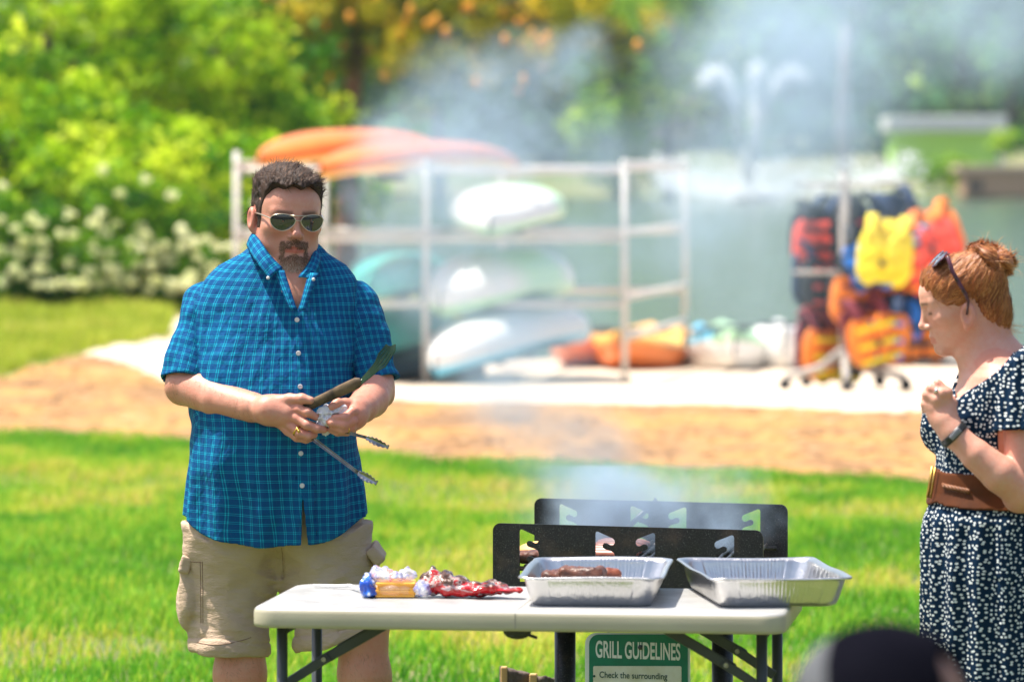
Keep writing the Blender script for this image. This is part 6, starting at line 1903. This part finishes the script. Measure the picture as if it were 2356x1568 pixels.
mb = MB(); mb.tube([W(1445, 1212, 12.6), W(1475, 1183, 12.62), W(1508, 1152, 12.64)], .0075, 8); mb.tube([W(1508, 1152, 12.64), W(1512, 1149, 12.64)], .009, 8); mb.build('grate_handle', legm, grill, smooth=True)
bunm = simple('toasted bun', (.80, .50, .18), (.62, .34, .10), scale=14, rough=.6)
p = gp(.13, .25, gz0 + .022)
def fb_(P): return ell(P, tuple(p), (.052, .052, .022)) + .002 * vnoise(P, 40, 130)
V_, F_ = sdf_mesh(fb_, tuple(p - Vector((.07, .07, .03))), tuple(p + Vector((.07, .07, .03))), .003)
tag(mesh('burger_bun', V_, F_, bunm), 'golden bun seen through the first slot of the front grill plate', 'bun')
steak(tuple(gp(.15, .08, gz0 + .018)), (.05, .035, .013), 0, 140, 'crusty dark burger patty on the grate at the left slot', 'burger_patty', 'patty', group=None)
sausm = simple('reddish sausage skin', (.50, .20, .14), (.32, .11, .07), scale=30, rough=.35)
for k in range(6):
    c = gp(.40 + .0 * k, .25 + .085 * k, gz0 + .016); mb = MB(); mb.tube([c - ux * .07, c - ux * .05, c, c + ux * .05, c + ux * .07], [.006, .012, .013, .012, .006], 10)
    o = mb.build('sausage', sausm, smooth=True); tag(o, ('front', 'second', 'third', 'fourth', 'fifth', 'rearmost')[k] + ' reddish sausage of the row on the grate, counted from the front plate', 'sausage', 'sausages on the grate')
# guidelines sign
sgY = 11.82
green = simple('green sign enamel', (.0, .19, .105), (.0, .15, .085), scale=30, rough=.4)
whit = simple('dirty white sign', (.72, .70, .62), (.60, .56, .40), scale=16, rough=.5, lo=.45, hi=.75)
white2 = simple('white sign paint', (.78, .78, .74), (.70, .69, .58), scale=20, rough=.5, lo=.5, hi=.75)
a = W(1346, 1454, sgY); b_ = W(1588, 1454, sgY); SW = b_.x - a.x; SHh = .38
sign = empty('grill_sign', (a.x + SW / 2, sgY, a.z - SHh), 'green GRILL GUIDELINES sign hanging below the grill behind the table', 'sign')
def rpanel(x0, x1, z0, z1, r, y, m, name, t=.0015):
    P = []
    for cx, cz, a0 in ((x1 - r, z1 - r, 0), (x0 + r, z1 - r, 90), (x0 + r, z0 + r, 180), (x1 - r, z0 + r, 270)):
        for i in range(7): an = math.radians(a0 + 15 * i); P.append((cx + r * math.cos(an), cz + r * math.sin(an)))
    mb = MB(); mb.extrude(P, lambda x, z, tt: Vector((x, y + tt, z)), 0, t); return mb.build(name, m, sign)
z1_ = a.z; x0_ = a.x; x1_ = b_.x
rpanel(x0_, x1_, z1_ - SHh, z1_, .028, sgY, white2, 'backing')
rpanel(x0_ + .010, x1_ - .006, z1_ - SHh + .008, z1_ - .004, .024, sgY - .0025, green, 'green_field')
wz1 = W(0, 1530, sgY).z
rpanel(x0_ + .020, x1_ - .022, z1_ - SHh + .02, wz1, .004, sgY - .005, whit, 'text_field')
def text(s, x, z, h, wid, m, y, name, off=.0, tilt=-1.2):
    cu = bpy.data.curves.new('t', 'FONT'); cu.body = s; cu.size = 1; cu.offset = off; cu.extrude = .0
    tmp = bpy.data.objects.new('t', cu); me = bpy.data.meshes.new_from_object(tmp); bpy.data.objects.remove(tmp); bpy.data.curves.remove(cu)
    co = np.array([v.co[:] for v in me.vertices]); lo = co.min(0); hi = co.max(0)
    sx = wid / (hi[0] - lo[0]); sz = h / (hi[1] - lo[1])
    for v in me.vertices:
        X = (v.co.x - lo[0]) * sx; Z = (v.co.y - lo[1]) * sz
        v.co = (x + X, y, z + Z + X * math.tan(math.radians(tilt)))
    me.materials.clear(); me.materials.append(m); me.name = name
    return link(name, me, sign)
tl_ = W(1370, 1511, sgY); text('GRILL GUIDELINES', tl_.x, tl_.z, .043, W(1565, 0, sgY).x - tl_.x, white2, sgY - .0035, 'heading', .022, -2.0)
dkg = simple('dark green lettering', (.01, .07, .05), rough=.6)
tl_ = W(1379, 1561, sgY); text('Check the surrounding', tl_.x, tl_.z, .0205, W(1535, 0, sgY).x - tl_.x, dkg, sgY - .006, 'text_line', .012, -1.6)
c = W(1367, 1553, sgY); mb = MB(); mb.ball((c.x, sgY - .006, c.z), (.0032, .001, .0032), 12, 6); mb.build('bullet_point', dkg, sign)
c = W(1473, 1487, sgY); mb = MB(); mb.ball((c.x, sgY - .006, c.z), (.006, .004, .006), 12, 6); mb.build('bolt', legm, sign, smooth=True)
for px in (1400, 1540):
    c = W(px, 1460, sgY); mb = MB(); mb.tube([(c.x, sgY + .01, z1_ - .02), (c.x, sgY + .012, .632)], .003, 6); mb.build('hanger', legm, sign)
# split firewood standing on end
wood_in = simple('split yellow wood', (.62, .40, .16), (.50, .30, .12), scale=10, rough=.8, sc3=(1, 1, .2))
lgY = 12.9
def log(px0, px1, pyt, Y, name, label):
    a = W(px0, pyt, Y); b_ = W(px1, pyt, Y); cx = (a.x + b_.x) / 2; hw = (b_.x - a.x) / 2
    o = empty('split_log', (cx, Y, 0), label, 'log', 'firewood by the grill')
    def f(P):
        d = np.maximum(np.sqrt(((P[:, 0] - cx) / 1) ** 2 + ((P[:, 1] - Y) * 1.3) ** 2) - hw, .6 * (P[:, 0] - cx) - (P[:, 1] - Y) - hw * .45)
        d = d + .006 * vnoise(P, (30, 30, 6), 150) + .002 * vnoise(P, (90, 90, 20), 151)
        top_ = a.z + .14 * (cx - P[:, 0]) + .010 * vnoise(P, (30, 30, 1), 152)
        return np.maximum.reduce([d, P[:, 2] - top_, .0 - P[:, 2]])
    V_, F_ = sdf_mesh(f, (cx - hw - .03, Y - hw - .03, -.01), (cx + hw + .03, Y + hw + .03, a.z + .05), .006)
    mesh('bark', V_, F_, bark_m, o)
    mb = MB(); n = 9; c0 = Vector((cx - hw * .80, Y - hw * .35, 0))
    mb.box((cx - hw * .72, Y - hw * .52, a.z / 2 + .008), (hw * .42, .02, a.z + .01), Matrix.Rotation(math.radians(-8), 3, 'Z'), .004); mb.build('split_face', wood_in, o)
log(1150, 1222, 1540, lgY, 'a', 'split log with a yellow cut face standing on end under the grill')
log(1215, 1300, 1556, lgY + .02, 'b', 'shorter dark split log standing beside the yellow one')

# ------------------------------------------------------------ seated person in the near foreground
PY = 5.4
fp = W(2020, 1452, PY)
fg = empty('person', (fp.x, PY, 0), 'blurred seated person in black cap with pale grey front at the bottom edge', 'person')
FH = Matrix.Translation((0, 0, fp.z - .118)) @ Matrix.Rotation(math.radians(-112), 4, 'Z') @ Matrix.Rotation(math.radians(14), 4, 'X')
FHi = np.array(FH.inverted(), dtype=np.float32)
hz0 = fp.z - .118
FF = Field()
FF.add((0, 0, hz0), .18, lambda P: head_field(P @ FHi[:3, :3].T + FHi[:3, 3], True), .02)
FF.cap((.02, .01, hz0 - .06), (.03, .0, hz0 - .20), .062, .065, .03)
FF.add((.04, 0, hz0 - .45), .36, lambda P: smin(ell(P, (.05, 0, hz0 - .40), (.13, .20, .24)), ell(P, (.05, 0, hz0 - .62), (.15, .19, .16)), .06), .05)
for s in (-1, 1):
    FF.chain([(.04, s * .19, hz0 - .26), (.0, s * .25, hz0 - .52), (-.22, s * .18, hz0 - .58)], [.058, .046, .034], .03)
    FF.ell((-.28, s * .16, hz0 - .58), (.05, .04, .02), k=.02)
    FF.chain([(.03, s * .10, .50), (-.42, s * .12, .50), (-.44, s * .12, .08)], [.095, .062, .042], .04)
    FF.cap((-.44, s * .12, .04), (-.60, s * .12, .035), .04, .035, .02)
V_, F_ = sdf_mesh(FF, (-.68, -.36, -.01), (.28, .36, fp.z + .03), .006)
fgskin = skin_mat('tanned skin', (.42, .22, .14), (.4, .12, .08))
mesh('body', V_, F_, fgskin, fg, False, attr={'tone': np.zeros((len(V_), 3))})
capm = simple('black cotton cap', (.004, .004, .007), (.007, .007, .011), rough=1, spec=0)
def capf(P):
    Q = P @ FHi[:3, :3].T + FHi[:3, 3]
    d = ell(Q, (0, .012, .035), (.088, .108, .092))
    d = np.maximum(d, .030 - Q[:, 2] - .25 * Q[:, 1])
    hole = ell(Q, (0, .125, .050), (.040, .055, .036))
    return np.maximum(d, -hole)
V_, F_ = sdf_mesh(capf, (-.16, -.16, hz0 - .1), (.16, .16, hz0 + .18), .004)
Qc = V_ @ FHi[:3, :3].T + FHi[:3, 3]; fc_ = Qc[F_].mean(1)
cap_o = mesh('cap', V_, F_, [capm, simple('pale grey front panel', (.10, .105, .115), (.07, .075, .085), rough=.95)], fg, False, fm=((fc_[:, 1] < -.020) & (fc_[:, 1] > -.066)).astype(int))
mb = MB(); mb.grid(lambda u, v: FH @ Vector((math.sin((u - .5) * 2.2) * (.080 + .004 * v), -.070 - .075 * v * math.cos((u - .5) * 2.0) - .03 * math.cos((u - .5) * 2.2), .040 - .018 * v - .028 * (2 * u - 1) ** 2)), 16, 8)
solidify(mb.build('bill', capm, cap_o, False, smooth=True), .004)
shm = simple('dark t-shirt', (.02, .022, .03), rough=.9)
def fsh(P): return smin(smin(ell(P, (.05, 0, hz0 - .40), (.145, .215, .25)), ell(P, (.05, 0, hz0 - .62), (.165, .205, .17)), .06), np.minimum(*[cap(P, (.04, s * .19, hz0 - .26), (.01, s * .24, hz0 - .44), .070, .062) for s in (-1, 1)]), .03)
V_, F_ = sdf_mesh(fsh, (-.2, -.36, .3), (.3, .36, hz0 - .1), .008)
mesh('shirt', V_, F_, shm, fg, False)
def fsh2(P): return np.minimum(*[chain(P, [(.06, s * .10, .49), (-.42, s * .12, .50), (-.44, s * .12, .14)], [.115, .082, .062]) for s in (-1, 1)])
V_, F_ = sdf_mesh(fsh2, (-.60, -.30, .05), (.22, .30, .66), .008)
mesh('trousers', V_, F_, simple('blue jeans', (.03, .05, .09), rough=.9), fg, False)
ch = empty('camp_chair', (fp.x + .05, PY, 0), 'dark folding camp chair under the person in the black cap', 'chair')
cx = fp.x + .05
mb = MB(); mb.box((cx - .05, PY, .385), (.46, .50, .02), None, .006); mb.build('seat', shm, ch)
mb = MB(); mb.box((cx + .22, PY, .62), (.02, .50, .40), Matrix.Rotation(math.radians(10), 3, 'Y'), .006); mb.build('backrest', shm, ch)
for sx in (-1, 1):
    for sy in (-1, 1):
        mb = MB(); mb.tube([(cx + sx * .24, PY + sy * .25, 0), (cx - sx * .18, PY + sy * .25, .39)], .010, 8); mb.build('leg', legm, ch, smooth=True)

# ------------------------------------------------------------ smoke of the grill and the air over the lake
sm, nt, nd, lk, b = newmat('grill smoke')
nd.remove(b)
pv = N(nt, 'ShaderNodeVolumePrincipled'); lk.new(pv.outputs[0], nd['Material Output'].inputs['Volume'])
pv.inputs['Color'].default_value = (.62, .78, .97, 1); pv.inputs['Anisotropy'].default_value = .25
tc = N(nt, 'ShaderNodeTexCoord')
def nz(scale, detail, off=(0, 0, 0)):
    mp = N(nt, 'ShaderNodeMapping'); mp.inputs['Location'].default_value = off; lk.new(tc.outputs['Object'], mp.inputs[0])
    n = N(nt, 'ShaderNodeTexNoise'); n.inputs['Scale'].default_value = scale; n.inputs['Detail'].default_value = detail; n.inputs['Roughness'].default_value = .6
    lk.new(mp.outputs[0], n.inputs['Vector']); return n
wn_ = nz(2.6, 5)
sb_ = N(nt, 'ShaderNodeVectorMath', operation='SUBTRACT'); lk.new(wn_.outputs['Color'], sb_.inputs[0]); sb_.inputs[1].default_value = (.5, .5, .5)
scl = N(nt, 'ShaderNodeVectorMath', operation='MULTIPLY'); lk.new(sb_.outputs[0], scl.inputs[0]); scl.inputs[1].default_value = (.42, .2, .42)
ad = N(nt, 'ShaderNodeVectorMath', operation='ADD'); lk.new(tc.outputs['Object'], ad.inputs[0]); lk.new(scl.outputs[0], ad.inputs[1])
mpy = N(nt, 'ShaderNodeVectorMath', operation='MULTIPLY'); lk.new(ad.outputs[0], mpy.inputs[0]); mpy.inputs[1].default_value = (1, .5, 1)
SY = 13.25; acc = None
LOBES = [(1040, 330, 210, 1.0), (1210, 240, 170, .75), (1340, 150, 110, .9), (1350, 330, 130, .5), (900, 400, 130, .8), (1000, 620, 230, .55), (1260, 620, 240, .36), (850, 620, 120, .5), (1210, 900, 190, .9), (1340, 1080, 180, 1.0), (1150, 780, 150, .35),
         (1560, 1150, 150, .45), (1520, 480, 230, .45), (1760, 330, 280, .50), (1620, 120, 170, .35), (1720, 620, 220, .22), (1880, 190, 280, .62), (2280, 10, 260, .68), (1850, 20, 280, .62), (1560, 200, 150, .22), (2060, 480, 170, .16), (1760, 90, 200, .2)]
for (px, py, r_, w_) in LOBES:
    c = W(px, py, SY); R_ = r_ / FPX * SY
    dn = N(nt, 'ShaderNodeVectorMath', operation='DISTANCE'); lk.new(mpy.outputs[0], dn.inputs[0]); dn.inputs[1].default_value = (c.x, SY * .5, c.z)
    mr = N(nt, 'ShaderNodeMapRange', interpolation_type='SMOOTHSTEP'); mr.inputs['From Min'].default_value = R_ * 1.15; mr.inputs['From Max'].default_value = R_ * .35; mr.inputs['To Max'].default_value = w_
    lk.new(dn.outputs['Value'], mr.inputs['Value'])
    acc = mr.outputs[0] if acc is None else mathn(nt, 'ADD', acc, mr.outputs[0])
acc = mathn(nt, 'MINIMUM', acc, 1.3)
for (px, py, Y, r_, w_) in ((1400, 1180, 12.25, 120, 4.0), (1600, 1190, 12.25, 120, 3.8), (1740, 1185, 12.25, 60, 2)):
    c = W(px, py, Y); R_ = r_ / FPX * Y
    dn = N(nt, 'ShaderNodeVectorMath', operation='DISTANCE'); lk.new(ad.outputs[0], dn.inputs[0]); dn.inputs[1].default_value = tuple(c)
    mr = N(nt, 'ShaderNodeMapRange', interpolation_type='SMOOTHSTEP'); mr.inputs['From Min'].default_value = R_ * 1.5; mr.inputs['From Max'].default_value = R_ * .3; mr.inputs['To Max'].default_value = w_
    lk.new(dn.outputs['Value'], mr.inputs['Value']); acc = mathn(nt, 'ADD', acc, mr.outputs[0])
acc = mathn(nt, 'MINIMUM', acc, 4.5)
w2 = nz(5, 6, (3, 1, 2))
wr_ = N(nt, 'ShaderNodeMapRange'); wr_.inputs['From Min'].default_value = .40; wr_.inputs['From Max'].default_value = .62; wr_.inputs['To Min'].default_value = .22; wr_.inputs['To Max'].default_value = 1.8
lk.new(w2.outputs[0], wr_.inputs['Value'])
lk.new(mathn(nt, 'MULTIPLY', mathn(nt, 'MULTIPLY', acc, wr_.outputs[0]), 1.25), pv.inputs['Density'])
mb = MB(); x0_, x1_ = W(690, 0, 13).x, W(2680, 0, 13.6).x
mb.box(((x0_ + x1_) / 2, 13.25, (W(0, 1230, 13).z + W(0, -240, 13).z) / 2), (x1_ - x0_, 1.3, W(0, -240, 13).z - W(0, 1230, 13).z), None, .12)
mb.box(((W(1230, 0, 12.2).x + W(1830, 0, 12.2).x) / 2, 12.22, W(0, 1170, 12.2).z), (W(1830, 0, 12.2).x - W(1230, 0, 12.2).x, .44, .22), Matrix.Rotation(math.radians(-14), 3, 'Z'), .03)
smoke = mb.build('smoke', sm); tag(smoke, kind='stuff')
sm.cycles.volume_step_rate = .6 if hasattr(sm, 'cycles') and hasattr(sm.cycles, 'volume_step_rate') else 1
hz, nt, nd, lk, b = newmat('haze air')
nd.remove(b); pv = N(nt, 'ShaderNodeVolumePrincipled'); lk.new(pv.outputs[0], nd['Material Output'].inputs['Volume'])
pv.inputs['Color'].default_value = (.80, .90, 1.0, 1); pv.inputs['Density'].default_value = .00025; pv.inputs['Anisotropy'].default_value = .3
mb = MB(); mb.box((5, 168, 9.0), (330, 345, 23)); hb = mb.build('haze', hz); tag(hb, kind='stuff')
